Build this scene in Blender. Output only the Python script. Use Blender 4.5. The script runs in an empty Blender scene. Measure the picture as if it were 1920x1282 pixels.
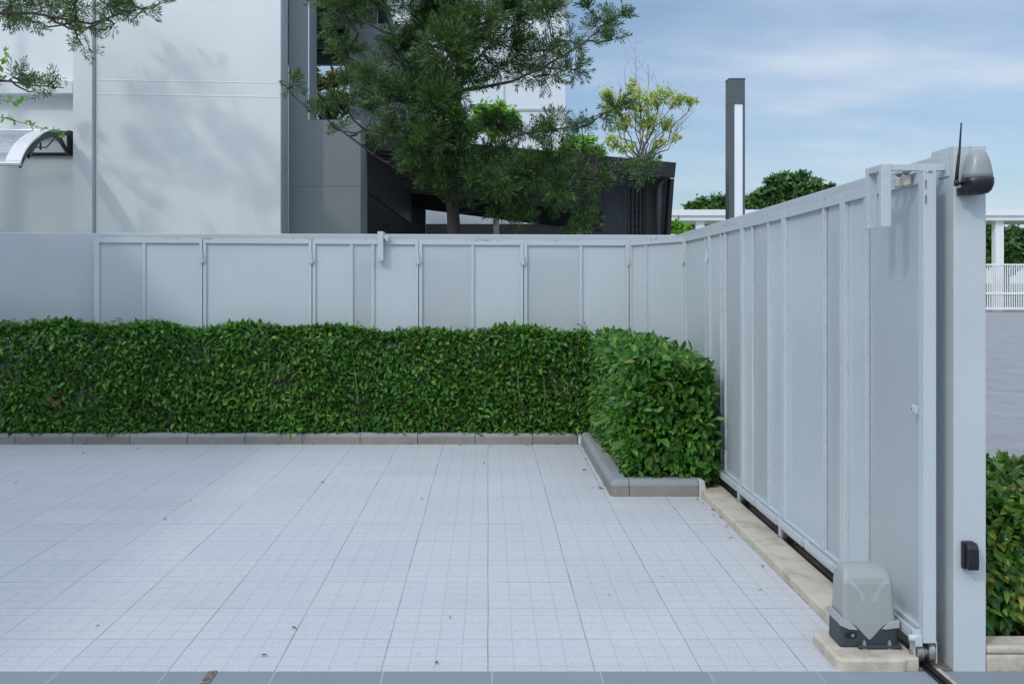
import bpy, math, random
from mathutils import Vector, Matrix
random.seed(7)
S = bpy.context.scene
COL = S.collection
R = math.radians
EYE, F = 1.46, 1946.0
def P(px, py, y):
    """a point of the place at distance y that stands at a place of the photograph"""
    return Vector(((px-915)*y/F, y, EYE-(py-527)*y/F))
def X(px, y): return (px-915)*y/F
def Z(py, y): return EYE-(py-527)*y/F

# ------------------------------------------------------------------ tags
def tag(o, label=None, cat=None, group=None, kind=None):
    if label: o['label'] = label
    if cat: o['category'] = cat
    if group: o['group'] = group
    if kind: o['kind'] = kind
    return o
def empty(name, loc=(0,0,0), label=None, cat=None, group=None):
    o = bpy.data.objects.new(name, None); COL.objects.link(o)
    o.location = loc; o.empty_display_size = .1
    return tag(o, label, cat, group)

# ------------------------------------------------------------------ mesh builder
class MB:
    def __init__(s): s.v=[]; s.f=[]; s.uv=None; s.mi=None
    def add(s, vs, fs):
        b=len(s.v); s.v += [tuple(v) for v in vs]; s.f += [tuple(i+b for i in f) for f in fs]; return s
    def box(s, x0,x1,y0,y1,z0,z1, M=None):
        vs=[Vector(p) for p in ((x0,y0,z0),(x1,y0,z0),(x1,y1,z0),(x0,y1,z0),(x0,y0,z1),(x1,y0,z1),(x1,y1,z1),(x0,y1,z1))]
        if M: vs=[M@v for v in vs]
        return s.add(vs, [(0,3,2,1),(4,5,6,7),(0,1,5,4),(1,2,6,5),(2,3,7,6),(3,0,4,7)])
    def hexa(s, b, t):
        """b, t: four bottom and four top points (anticlockwise from above)"""
        return s.add(list(b)+list(t), [(0,3,2,1),(4,5,6,7),(0,1,5,4),(1,2,6,5),(2,3,7,6),(3,0,4,7)])
    def tube(s, pts, rad, n=8, cap=True):
        pts=[Vector(p) for p in pts]
        if not isinstance(rad,(list,tuple)): rad=[rad]*len(pts)
        b=len(s.v); up=None
        for i,p in enumerate(pts):
            d=(pts[min(i+1,len(pts)-1)]-pts[max(i-1,0)])
            d = d.normalized() if d.length>1e-9 else Vector((0,0,1))
            if up is None: up = d.orthogonal().normalized()
            u=(up-d*up.dot(d)); u = u.normalized() if u.length>1e-6 else d.orthogonal().normalized()
            up=u; w=d.cross(u)
            for k in range(n):
                a=2*math.pi*k/n
                s.v.append(tuple(p+(u*math.cos(a)+w*math.sin(a))*rad[i]))
        for i in range(len(pts)-1):
            for k in range(n):
                k2=(k+1)%n
                s.f.append((b+i*n+k,b+i*n+k2,b+(i+1)*n+k2,b+(i+1)*n+k))
        if cap:
            s.f.append(tuple(b+k for k in reversed(range(n))))
            s.f.append(tuple(b+(len(pts)-1)*n+k for k in range(n)))
        return s
    def cyl(s, a, b, r, n=20, r2=None):
        return s.tube([a,b],[r, r if r2 is None else r2], n)
    def rings(s, rings, cap=True):
        b=len(s.v); n=len(rings[0])
        for r in rings: s.v += [tuple(p) for p in r]
        for i in range(len(rings)-1):
            for k in range(n):
                k2=(k+1)%n
                s.f.append((b+i*n+k,b+i*n+k2,b+(i+1)*n+k2,b+(i+1)*n+k))
        if cap:
            s.f.append(tuple(b+k for k in reversed(range(n))))
            s.f.append(tuple(b+(len(rings)-1)*n+k for k in range(n)))
        return s
    def prism(s, pts, off):
        """pts: closed outline (3D); off: extrude vector"""
        off=Vector(off); n=len(pts); b=len(s.v)
        s.v += [tuple(p) for p in pts]+[tuple(Vector(p)+off) for p in pts]
        s.f.append(tuple(b+i for i in range(n))); s.f.append(tuple(b+n+i for i in reversed(range(n))))
        for i in range(n):
            j=(i+1)%n; s.f.append((b+j,b+i,b+n+i,b+n+j))
        return s
    def quad(s,a,b,c,d): return s.add([a,b,c,d],[(0,1,2,3)])
    def each(s, name, mat, parent=None, **k):
        """one object for every separate piece"""
        n=len(s.v); up=list(range(n))
        def find(a):
            while up[a]!=a: up[a]=up[up[a]]; a=up[a]
            return a
        for f in s.f:
            for i in f[1:]: up[find(i)]=find(f[0])
        groups={}
        for f in s.f: groups.setdefault(find(f[0]),[]).append(f)
        out=[]
        for fs in groups.values():
            ids=sorted({i for f in fs for i in f}); mp={i:j for j,i in enumerate(ids)}; q=MB()
            q.v=[s.v[i] for i in ids]; q.f=[tuple(mp[i] for i in f) for f in fs]; out.append(q.build(name,mat,parent,**k))
        return out
    def build(s, name, mat, parent=None, bevel=0, smooth=False, seg=2, uv=None):
        me=bpy.data.meshes.new(name); me.from_pydata(s.v,[],s.f)
        if uv:
            l=me.uv_layers.new(name='UVMap')
            for p in me.polygons:
                for li in p.loop_indices:
                    l.data[li].uv = uv(Vector(s.v[me.loops[li].vertex_index]))
        me.materials.append(mat); me.update()
        if smooth: me.polygons.foreach_set('use_smooth',[True]*len(me.polygons))
        o=bpy.data.objects.new(name,me); COL.objects.link(o)
        if parent:
            o.parent=parent
            # children keep the coordinates they were built in (world): undo the parent's place
            par=parent; off=Vector()
            while par: off += par.location; par=par.parent
            o.location = -off
        if bevel:
            m=o.modifiers.new('bevel','BEVEL'); m.width=bevel; m.segments=seg; m.limit_method='ANGLE'; m.angle_limit=R(40)
            m.harden_normals=False
        return o

# ------------------------------------------------------------------ materials
def newmat(name):
    m=bpy.data.materials.new(name); m.use_nodes=True; nt=m.node_tree
    for n in list(nt.nodes): nt.nodes.remove(n)
    out=nt.nodes.new('ShaderNodeOutputMaterial'); b=nt.nodes.new('ShaderNodeBsdfPrincipled')
    nt.links.new(b.outputs[0],out.inputs[0])
    return m,nt,b,out
class N:
    """small node helper"""
    def __init__(s,nt): s.nt=nt
    def n(s,t,**k):
        x=s.nt.nodes.new(t)
        for a,v in k.items(): setattr(x,a,v)
        return x
    def l(s,a,b): s.nt.links.new(a,b)
    def math(s,op,a,b=None,c=None):
        x=s.n('ShaderNodeMath',operation=op)
        for i,v in enumerate((a,b,c)):
            if v is None: continue
            if isinstance(v,(int,float)): x.inputs[i].default_value=v
            else: s.l(v,x.inputs[i])
        return x.outputs[0]
    def noise(s,vec,scale,detail=4,rough=.6):
        x=s.n('ShaderNodeTexNoise'); x.inputs['Scale'].default_value=scale; x.inputs['Detail'].default_value=detail; x.inputs['Roughness'].default_value=rough
        if vec is not None: s.l(vec,x.inputs['Vector'])
        return x.outputs['Fac']
    def ramp(s,fac,stops):
        x=s.n('ShaderNodeValToRGB'); e=x.color_ramp.elements
        while len(e)<len(stops): e.new(.5)
        for i,(p,c) in enumerate(stops):
            e[i].position=p; e[i].color=(c[0],c[1],c[2],1) if isinstance(c,(tuple,list)) else (c,c,c,1)
        s.l(fac,x.inputs[0]); return x.outputs[0]
    def mix(s,f,a,b,mode='MIX'):
        x=s.n('ShaderNodeMix',data_type='RGBA',blend_type=mode)
        for i,v in ((0,f),(6,a),(7,b)):
            if isinstance(v,(int,float)): x.inputs[i].default_value=v
            elif isinstance(v,tuple): x.inputs[i].default_value=(v[0],v[1],v[2],1)
            else: s.l(v,x.inputs[i])
        return x.outputs[2]
    def bump(s,h,strength,dist,b):
        x=s.n('ShaderNodeBump'); x.inputs['Strength'].default_value=strength; x.inputs['Distance'].default_value=dist
        s.l(h,x.inputs['Height']); s.l(x.outputs[0],b.inputs['Normal'])
    def pos(s): return s.n('ShaderNodeNewGeometry').outputs['Position']
    def scaled(s,v,sc):
        x=s.n('ShaderNodeMapping'); x.inputs['Scale'].default_value=sc; s.l(v,x.inputs['Vector']); return x.outputs[0]

def painted(name,col,rough=.5,var=.06,bump=.0,bscale=60,streak=0,metal=0,spec=.5,chips=False,dirt=None):
    m,nt,b,out=newmat(name); h=N(nt); p=h.pos()
    f=h.noise(p,1.7,5,.6)
    c=h.mix(h.ramp(f,[(.3,0),(.7,1)]), tuple(x*(1-var) for x in col), tuple(min(1,x*(1+var)) for x in col))
    if streak:
        sv=h.scaled(p,(9,9,.5)); sn=h.noise(sv,1.6,5,.65)
        c=h.mix(h.math('MULTIPLY',h.ramp(sn,[(.5,0),(.75,1)]),streak), c, tuple(x*.72 for x in col))
    if dirt:
        dn=h.noise(p,dirt[1],6,.7)
        c=h.mix(h.math('MULTIPLY',h.ramp(dn,[(.48,0),(.68,1)]),dirt[2]), c, dirt[0])
    if chips:
        g=h.n('ShaderNodeTexCoord').outputs['Generated']; sep=h.n('ShaderNodeSeparateXYZ'); h.l(g,sep.inputs[0])
        top=h.math('GREATER_THAN',sep.outputs[2],.9935)
        cn=h.noise(h.scaled(p,(1,1,6)),14,5,.75)
        cl=h.noise(p,2.1,2,.5)
        ch=h.math('MULTIPLY',h.math('MULTIPLY',h.math('GREATER_THAN',cn,.56),h.math('GREATER_THAN',cl,.5)),top)
        c=h.mix(ch,c,(.10,.12,.14))
    h.l(c,b.inputs['Base Color'])
    rn=h.noise(p,6,4,.6)
    mr=h.n('ShaderNodeMapRange'); mr.inputs['To Min'].default_value=rough*.8; mr.inputs['To Max'].default_value=min(1,rough*1.25); h.l(rn,mr.inputs[0]); h.l(mr.outputs[0],b.inputs['Roughness'])
    b.inputs['Metallic'].default_value=metal
    b.inputs['Specular IOR Level'].default_value=spec
    if bump: h.bump(h.noise(p,bscale,4,.6),bump,.004,b)
    return m

GREY=(.50,.555,.60)
M={}
M['gate']=painted('gate_paint',(.49,.545,.57),.36,.03,streak=.10,chips=False,bump=.02,bscale=300)
M['gate_frame']=painted('gate_frame_paint',(.50,.55,.575),.38,.03,streak=.08,chips=True)
M['gate_plain']=painted('gate_rack_paint',(.50,.55,.575),.4,.04,dirt=((.30,.31,.31),30,.3))
M['wall']=painted('grey_render',(.48,.525,.55),.75,.05,bump=.25,bscale=90,streak=.12)
M['pillar']=painted('pillar_paint',(.50,.545,.565),.6,.04,bump=.2,bscale=70,streak=.14)
M['house']=painted('pale_render',(.78,.81,.815),.8,.025,bump=.25,bscale=50,streak=.05)
M['house_grey']=painted('grey_house_render',(.25,.275,.292),.8,.04,bump=.2,bscale=50)
M['house_far']=painted('white_render',(.72,.76,.80),.8,.02)
M['black']=painted('black_steel',(.012,.013,.017),.5,.15)
M['charcoal']=painted('charcoal_steel',(.035,.04,.048),.5,.1)
M['anthra']=painted('anthracite_paint',(.10,.115,.125),.45,.06)
M['plastic_black']=painted('black_plastic',(.012,.013,.016),.35,.1,bump=.05,bscale=400)
M['plastic_navy']=painted('dark_housing',(.035,.048,.06),.5,.1,bump=.08,bscale=500)
M['plastic_grey']=painted('grey_plastic',(.31,.33,.325),.42,.04,bump=.03,bscale=600,dirt=((.30,.31,.29),9,.25))
M['plastic_light']=painted('light_grey_plastic',(.365,.385,.385),.42,.03)
M['steel']=painted('worn_steel',(.42,.40,.38),.35,.25,metal=.9,dirt=((.10,.08,.06),40,.6))
M['zinc']=painted('zinc_bolt',(.45,.45,.44),.35,.1,metal=.8)
M['rail']=painted('dark_rail',(.035,.035,.04),.4,.3,metal=.6)
M['roller']=painted('nylon_roller',(.55,.53,.48),.5,.08,dirt=((.35,.28,.18),60,.6))
M['white']=painted('white_paint',(.80,.81,.82),.5,.02)
M['alu']=painted('aluminium',(.62,.64,.66),.35,.05,metal=.5)
M['lampgrey']=painted('lamp_dome',(.27,.29,.29),.3,.06,bump=.05,bscale=90)
M['sand']=painted('raw_concrete',(.53,.475,.39),.85,.12,bump=.8,bscale=110,dirt=((.30,.25,.19),5.5,.8))
M['dirtconc']=painted('dirty_concrete',(.20,.165,.13),.9,.2,bump=.6,bscale=90,dirt=((.10,.08,.06),12,.7))
M['soil']=painted('garden_soil',(.06,.045,.03),.95,.3,bump=1,bscale=60)
M['bark']=painted('tree_bark',(.062,.048,.040),.9,.3,bump=1,bscale=45,dirt=((.04,.03,.024),25,.8))
M['palebark']=painted('pale_bark',(.22,.19,.17),.9,.2)
M['twig']=painted('green_twig',(.10,.13,.05),.7,.2)
M['brown']=painted('dry_stem',(.20,.15,.09),.8,.2)
M['dryleaf']=painted('dry_leaf',(.30,.15,.07),.7,.3)
M['darkleaf']=painted('dark_dry_leaf',(.07,.055,.05),.8,.3)
M['asphalt']=painted('asphalt',(.285,.282,.282),.9,.10,bump=.6,bscale=60,dirt=((.20,.198,.20),1.4,.6))
M['grass']=painted('lawn',(.09,.14,.03),.9,.25,bump=.5,bscale=60)
M['mortar']=painted('mortar_patch',(.50,.50,.48),.9,.08,bump=.6,bscale=90)
def emis(name,col,st):
    m,nt,b,out=newmat(name); b.inputs['Base Color'].default_value=(.75,.78,.85,1); b.inputs['Roughness'].default_value=.3
    b.inputs['Emission Color'].default_value=(*col,1); b.inputs['Emission Strength'].default_value=st; return m
M['diffuser']=emis('opal_diffuser',(.8,.85,1),.12)

def kerbmat():
    m,nt,b,out=newmat('kerb_concrete'); h=N(nt); p=h.pos()
    sep=h.n('ShaderNodeSeparateXYZ'); h.l(p,sep.inputs[0])
    n1=h.noise(p,5,5,.65); n2=h.noise(p,160,3,.6)
    c=h.mix(h.ramp(n1,[(.3,0),(.7,1)]),(.20,.188,.172),(.27,.255,.235))
    # a lighter blue-grey tone over the rounded top of the stones
    top_tone=h.math('GREATER_THAN',h.math('ADD',sep.outputs[2],h.math('MULTIPLY',h.math('SUBTRACT',n1,.5),.02)),.073)
    c=h.mix(top_tone,c,(.27,.29,.305))
    c=h.mix(h.math('MULTIPLY',h.ramp(n2,[(.5,0),(.7,1)]),.5),c,(.16,.145,.12))
    oi=h.n('ShaderNodeNewGeometry').outputs['Random Per Island']
    c=h.mix(.2,c,h.ramp(oi,[(0,(.15,.15,.15)),(1,(.36,.33,.29))]))
    h.l(c,b.inputs['Base Color']); b.inputs['Roughness'].default_value=.85
    h.bump(n2,.5,.004,b); return m
M['kerb']=kerbmat()

def pavingmat():
    m,nt,b,out=newmat('granite_tiles'); h=N(nt); p=h.pos()
    sep=h.n('ShaderNodeSeparateXYZ'); h.l(p,sep.inputs[0]); x=sep.outputs[0]
    wob=h.noise(p,1.1,2,.5)
    y=sep.outputs[1]
    x=h.math('ADD',x,h.math('MULTIPLY',h.math('SUBTRACT',h.noise(p,.9,2,.5),.5),.010))
    def dist(v,period,off):   # distance to the nearest line, in metres
        t=h.math('DIVIDE',h.math('SUBTRACT',v,off),period)
        t=h.math('SUBTRACT',t,h.math('ROUND',t)); return h.math('MULTIPLY',h.math('ABSOLUTE',t),period)
    jx=dist(x,.4,0); jy=dist(y,.4,.24); gx=dist(x,.1,0); gy=dist(y,.1,.04)
    def line(d,w,soft):
        r=h.n('ShaderNodeMapRange',interpolation_type='SMOOTHSTEP'); r.inputs['From Min'].default_value=w; r.inputs['From Max'].default_value=w+soft
        r.inputs['To Min'].default_value=1; r.inputs['To Max'].default_value=0; h.l(d,r.inputs[0]); return r.outputs[0]
    # tile id
    cx=h.math('FLOOR',h.math('DIVIDE',x,.4)); cy=h.math('FLOOR',h.math('DIVIDE',h.math('SUBTRACT',y,.24),.4))
    cmb=h.n('ShaderNodeCombineXYZ'); h.l(cx,cmb.inputs[0]); h.l(cy,cmb.inputs[1])
    wn=h.n('ShaderNodeTexWhiteNoise',noise_dimensions='3D'); h.l(cmb.outputs[0],wn.inputs[0])
    tile=wn.outputs['Value']
    dx=h.math('FLOOR',h.math('DIVIDE',x,.1)); dy=h.math('FLOOR',h.math('DIVIDE',h.math('SUBTRACT',y,.04),.1))
    cm2=h.n('ShaderNodeCombineXYZ'); h.l(dx,cm2.inputs[0]); h.l(dy,cm2.inputs[1]); cm2.inputs[2].default_value=3
    w2=h.n('ShaderNodeTexWhiteNoise',noise_dimensions='3D'); h.l(cm2.outputs[0],w2.inputs[0])
    base=h.ramp(tile,[(0,(.525,.530,.540)),(.5,(.545,.550,.553)),(1,(.568,.572,.568))])
    base=h.mix(h.math('MULTIPLY',w2.outputs['Value'],.10),base,(.40,.42,.46))
    big=h.noise(p,.55,5,.6)
    base=h.mix(h.math('MULTIPLY',h.ramp(big,[(.45,0),(.7,1)]),.28),base,(.42,.425,.42))
    sp=h.noise(p,330,2,.7)
    base=h.mix(h.math('MULTIPLY',h.ramp(sp,[(.42,1),(.5,0)]),.5),base,(.26,.27,.30))
    base=h.mix(h.math('MULTIPLY',h.ramp(h.noise(p,420,2,.6),[(.55,0),(.62,1)]),.35),base,(.72,.73,.76))
    # joints
    jn=h.noise(p,2.3,3,.6)
    J1=h.math('MULTIPLY',line(jx,.0012,.0022),h.ramp(jn,[(.35,.2),(.62,.75)]))
    tj=h.noise(h.scaled(p,(1.4,1.4,1)),2.0,2,.5)
    J2=h.math('MULTIPLY',line(jy,.0012,.003),h.ramp(tj,[(.45,.25),(.62,.75)]))
    G1=h.math('MULTIPLY',line(gx,.001,.003),.27)
    G2=h.math('MULTIPLY',line(gy,.0012,.0035),h.ramp(h.noise(p,6,2,.6),[(.35,.22),(.65,.46)]))
    J=h.math('MAXIMUM',J1,J2); G=h.math('MAXIMUM',G1,G2)
    c=h.mix(G,base,(.20,.21,.225)); c=h.mix(J,c,(.14,.14,.15))
    st=h.noise(p,38,5,.75); c=h.mix(h.math('MULTIPLY',h.ramp(st,[(.5,0),(.72,1)]),.35),c,(.36,.365,.375))
    sp3=h.noise(p,95,2,.5); c=h.mix(h.math('MULTIPLY',h.ramp(sp3,[(.56,0),(.64,1)]),.36),c,(.27,.27,.28))
    grit=h.noise(p,46,1,.5); c=h.mix(h.math('MULTIPLY',h.math('GREATER_THAN',grit,.80),.7),c,(.06,.055,.05))
    edge=h.noise(h.scaled(p,(.5,2.2,1)),.9,4,.6); c=h.mix(h.math('MULTIPLY',h.ramp(edge,[(.52,0),(.75,1)]),.22),c,(.36,.35,.33))
    h.l(c,b.inputs['Base Color']); b.inputs['Roughness'].default_value=.72
    hh=h.math('SUBTRACT',h.math('MULTIPLY',sp,.25),h.math('MAXIMUM',J,h.math('MULTIPLY',G,1.2)))
    hh=h.math('ADD',hh,h.math('MULTIPLY',tile,.6))
    h.bump(hh,.5,.003,b); return m
M['paving']=pavingmat()

def slabmat():
    m,nt,b,out=newmat('slate_slabs'); h=N(nt); p=h.pos()
    sep=h.n('ShaderNodeSeparateXYZ'); h.l(p,sep.inputs[0]); x=sep.outputs[0]; y=sep.outputs[1]
    t=h.math('DIVIDE',h.math('SUBTRACT',x,.014),.405); fl=h.math('FLOOR',t); t=h.math('SUBTRACT',t,h.math('ROUND',t)); d=h.math('MULTIPLY',h.math('ABSOLUTE',t),.405)
    u=h.math('DIVIDE',h.math('SUBTRACT',y,3.09),.4); u=h.math('SUBTRACT',u,h.math('ROUND',u)); d2=h.math('MULTIPLY',h.math('ABSOLUTE',u),.4)
    j=h.math('LESS_THAN',h.math('MINIMUM',d,d2),.0028)
    wn=h.n('ShaderNodeTexWhiteNoise',noise_dimensions='1D'); h.l(fl,wn.inputs['W'])
    c=h.ramp(wn.outputs['Value'],[(0,(.185,.22,.24)),(1,(.225,.26,.28))])
    c=h.mix(h.math('MULTIPLY',h.noise(p,260,3,.7),.35),c,(.25,.29,.32))
    c=h.mix(h.math('MULTIPLY',h.ramp(h.noise(p,3,5,.6),[(.5,0),(.7,1)]),.3),c,(.24,.26,.27))
    c=h.mix(j,c,(.36,.35,.32)); h.l(c,b.inputs['Base Color']); b.inputs['Roughness'].default_value=.65
    h.bump(h.noise(p,200,3,.6),.2,.002,b); return m
M['slab']=slabmat()

def perfmat():
    m,nt,b,out=newmat('perforated_steel'); h=N(nt)
    uv=h.n('ShaderNodeUVMap').outputs[0]; sep=h.n('ShaderNodeSeparateXYZ'); h.l(uv,sep.inputs[0])
    a=.0125; c3=a*math.sqrt(3)
    def lat(ou,ov):
        u=h.math('ADD',h.math('DIVIDE',sep.outputs[0],a),ou); v=h.math('ADD',h.math('DIVIDE',sep.outputs[1],c3),ov)
        u=h.math('MULTIPLY',h.math('SUBTRACT',u,h.math('ROUND',u)),a); v=h.math('MULTIPLY',h.math('SUBTRACT',v,h.math('ROUND',v)),c3)
        return h.math('ADD',h.math('MULTIPLY',u,u),h.math('MULTIPLY',v,v))
    d=h.math('MINIMUM',lat(0,0),lat(.5,.5))
    hole=h.math('LESS_THAN',d,.0029**2)
    b.inputs['Base Color'].default_value=(.505,.56,.58,1); b.inputs['Roughness'].default_value=.4
    t=h.n('ShaderNodeBsdfTransparent'); mx=h.n('ShaderNodeMixShader'); h.l(hole,mx.inputs[0]); h.l(b.outputs[0],mx.inputs[1]); h.l(t.outputs[0],mx.inputs[2]); h.l(mx.outputs[0],out.inputs[0])
    return m
M['perf']=perfmat()

def leafmat(name,stops,rough=.42,trans=.25):
    m,nt,b,out=newmat(name); h=N(nt); g=h.n('ShaderNodeNewGeometry')
    c=h.ramp(g.outputs['Random Per Island'],stops)
    big=h.noise(g.outputs['Position'],2.2,3,.6)
    c=h.mix(h.math('MULTIPLY',h.ramp(big,[(.35,0),(.7,1)]),.45),c,h.mix(1.0,c,(1.35,1.2,.7),'MULTIPLY'))
    h.l(c,b.inputs['Base Color']); b.inputs['Roughness'].default_value=rough; b.inputs['Specular IOR Level'].default_value=.4
    t=h.n('ShaderNodeBsdfTranslucent'); h.l(h.mix(1.0,c,(1.6,1.9,.7),'MULTIPLY'),t.inputs[0])
    mx=h.n('ShaderNodeMixShader'); mx.inputs[0].default_value=trans; h.l(b.outputs[0],mx.inputs[1]); h.l(t.outputs[0],mx.inputs[2]); h.l(mx.outputs[0],out.inputs[0])
    return m
M['hedge']=leafmat('hedge_leaf',[(0,(.020,.078,.012)),(.35,(.045,.145,.018)),(.75,(.066,.19,.024)),(.96,(.12,.27,.038)),(1,(.26,.26,.06))],.38,.22)
M['hedge2']=leafmat('shrub_leaf',[(0,(.03,.10,.022)),(.5,(.07,.17,.03)),(.88,(.17,.28,.045)),(1,(.30,.24,.06))],.4,.2)
M['needle']=leafmat('needle_leaf',[(0,(.030,.062,.026)),(.45,(.045,.105,.034)),(.8,(.085,.18,.045)),(.96,(.13,.24,.055)),(1,(.17,.13,.06))],.5,.25)
M['bright']=leafmat('bright_leaf',[(0,(.10,.24,.03)),(1,(.22,.42,.06))],.4,.35)
M['yellow']=leafmat('yellow_green_leaf',[(0,(.24,.34,.10)),(.5,(.40,.48,.15)),(.85,(.52,.52,.20)),(1,(.48,.32,.14))],.5,.3)
M['fartree']=leafmat('far_tree_leaf',[(0,(.03,.085,.03)),(.5,(.06,.145,.04)),(1,(.12,.21,.05))],.6,.15)
M['olive']=leafmat('olive_leaf',[(0,(.06,.075,.03)),(1,(.16,.14,.05))],.6,.2)

# ------------------------------------------------------------------ leaves
def rnd(a,b): return random.uniform(a,b)
def rvec():
    while True:
        v=Vector((rnd(-1,1),rnd(-1,1),rnd(-1,1)))
        if .01<v.length<1: return v.normalized()
def leaf(mb,p,d,nrm,L,W,fold=.25,bend=.15):
    """a pointed oval leaf folded along its midrib: two rows of quads"""
    d=d.normalized(); s=d.cross(nrm)
    if s.length<1e-4: s=d.orthogonal()
    s.normalize(); n=s.cross(d)
    b=len(mb.v)
    m1=p+d*L*.35; m2=p+d*L*.72-n*L*bend*.5; tip=p+d*L-n*L*bend
    mb.v += [tuple(p), tuple(m1), tuple(m2), tuple(tip),
             tuple(m1+s*W*.5+n*W*fold), tuple(m2+s*W*.40+n*W*fold),
             tuple(m1-s*W*.5+n*W*fold), tuple(m2-s*W*.40+n*W*fold)]
    mb.f += [(b,b+1,b+4),(b+1,b+2,b+5,b+4),(b+2,b+3,b+5),(b,b+6,b+1),(b+1,b+6,b+7,b+2),(b+2,b+7,b+3)]
def needle(mb,p,d,n,L,W):
    s=d.cross(n)
    if s.length<1e-4: s=d.orthogonal()
    s.normalize(); b=len(mb.v); m=p+d*L*.45
    mb.v += [tuple(p),tuple(m+s*W*.5),tuple(p+d*L),tuple(m-s*W*.5)]
    mb.f.append((b,b+1,b+2,b+3))
def needle_twig(fol,wood,p,d,L,nl=.09,nw=.0105,step=.017,thick=.0025):
    """a drooping twig with two rows of narrow leaves and a tuft at its end"""
    d=d.normalized(); pts=[p.copy()]; q=p.copy(); dd=d.copy(); t=0
    side=dd.cross(rvec()); side = side.normalized() if side.length>.1 else dd.orthogonal()
    k=0
    nn=max(5,int(L/step))
    for i in range(nn):
        q=q+dd*step; dd=(dd+Vector((0,0,-.012))+rvec()*.05).normalized()
        sd=side if i%2 else -side
        ax=(sd*1.0+dd.cross(side)*rnd(-.9,.9)).normalized()
        u=i/nn
        ld=(dd*(.55+.5*u)+ax*(.75-.25*u)).normalized()
        needle(fol,q,ld,dd.cross(ax)+rvec()*.4,nl*rnd(.75,1.1)*(1-.3*u),nw)
        if i%4==0: pts.append(q.copy())
    pts.append(q.copy())
    for i in range(3): needle(fol,q,(dd+rvec()*.5).normalized(),rvec(),nl*.7,nw)
    if len(pts)>1 and wood is not None: wood.tube(pts,[thick]+[thick*.6]*(len(pts)-1),3,False)

def limb(wood,a,b,r0,r1,wig=.08,n=5,sides=6):
    a=Vector(a); b=Vector(b); L=(b-a).length; pts=[]; rs=[]
    for i in range(n+1):
        t=i/n; w=rvec()*wig*L*math.sin(math.pi*t)*.5
        pts.append(a.lerp(b,t)+w+Vector((0,0,-.06*L*math.sin(math.pi*t)))); rs.append(r0+(r1-r0)*t)
    wood.tube(pts,rs,sides,False); return pts

# ================================================================== CAMERA, LIGHT
cam=bpy.data.cameras.new('camera'); co=bpy.data.objects.new('camera',cam); COL.objects.link(co); S.camera=co
co.location=(0,0,EYE); co.rotation_euler=(R(90),0,0)
cam.sensor_width=36; cam.lens=F/1920*36; cam.shift_x=45/1920; cam.shift_y=-114/1920; cam.clip_end=2000; cam.clip_start=.05
SUNV=Vector((-1,-1.05,1.2)).normalized()
sl=bpy.data.lights.new('sun','SUN'); so=bpy.data.objects.new('sun',sl); COL.objects.link(so)
sl.energy=.62; sl.angle=R(2.4); sl.color=(1,.95,.88)
so.rotation_euler=(-SUNV).to_track_quat('-Z','Y').to_euler(); so.location=(-8,-8,12)
W=bpy.data.worlds.new('World'); S.world=W; W.use_nodes=True; nt=W.node_tree; nt.nodes.clear(); h=N(nt)
wo=h.n('ShaderNodeOutputWorld'); bg=h.n('ShaderNodeBackground'); h.l(bg.outputs[0],wo.inputs[0])
sky=h.n('ShaderNodeTexSky',sky_type='NISHITA'); sky.sun_disc=False; sky.sun_elevation=math.asin(SUNV.z); sky.sun_rotation=math.atan2(SUNV.x,SUNV.y); sky.air_density=1.0; sky.dust_density=1.0; sky.ozone_density=1.5
tc=h.n('ShaderNodeTexCoord').outputs['Generated']; sp=h.n('ShaderNodeSeparateXYZ'); h.l(tc,sp.inputs[0])
# clouds lie on a flat layer high above: project the view direction on it
zz=h.math('ADD',h.math('MAXIMUM',sp.outputs[2],0),.16)
cb=h.n('ShaderNodeCombineXYZ'); h.l(h.math('DIVIDE',sp.outputs[0],zz),cb.inputs[0]); h.l(h.math('MULTIPLY',h.math('DIVIDE',sp.outputs[1],zz),1.0),cb.inputs[1])
mp=h.n('ShaderNodeMapping'); mp.inputs['Scale'].default_value=(.75,1.35,1); mp.inputs['Rotation'].default_value=(0,0,R(-8)); mp.inputs['Location'].default_value=(.4,.3,0); h.l(cb.outputs[0],mp.inputs[0])
n1=h.noise(mp.outputs[0],.85,6,.55); n2=h.noise(mp.outputs[0],.4,3,.5)
cl=h.math('ADD',h.math('MULTIPLY',n1,.65),h.math('MULTIPLY',n2,.35))
clf=h.ramp(cl,[(.40,.06),(.52,.42),(.62,.90)])
cc=h.mix(h.ramp(n1,[(.35,0),(.65,1)]),(4.7,5.9,8.0),(7.2,7.8,8.9))
skc=h.mix(1.0,sky.outputs[0],(1.0,1.05,1.12),'MULTIPLY')
final=h.mix(clf,skc,cc)
# sky gain added overhead and around the sun, out of view, for more light
zen=h.n('ShaderNodeMapRange',interpolation_type='SMOOTHSTEP'); zen.inputs['From Min'].default_value=.38; zen.inputs['From Max'].default_value=.95; zen.inputs['To Min'].default_value=0; zen.inputs['To Max'].default_value=2.2; h.l(sp.outputs[2],zen.inputs[0])
dp=h.n('ShaderNodeVectorMath',operation='DOT_PRODUCT'); h.l(tc,dp.inputs[0]); dp.inputs[1].default_value=tuple(SUNV)
sg=h.math('MULTIPLY',h.math('POWER',h.math('MAXIMUM',dp.outputs['Value'],0),3),.7)
gsum=h.math('ADD',zen.outputs[0],sg)
gc=h.n('ShaderNodeCombineXYZ')
for i,k in enumerate((1.08,1.0,.84)): h.l(h.math('ADD',h.math('MULTIPLY',gsum,k),(.74,.77,.78)[i]),gc.inputs[i])
vm=h.n('ShaderNodeVectorMath',operation='MULTIPLY'); h.l(final,vm.inputs[0]); h.l(gc.outputs[0],vm.inputs[1])
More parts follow.
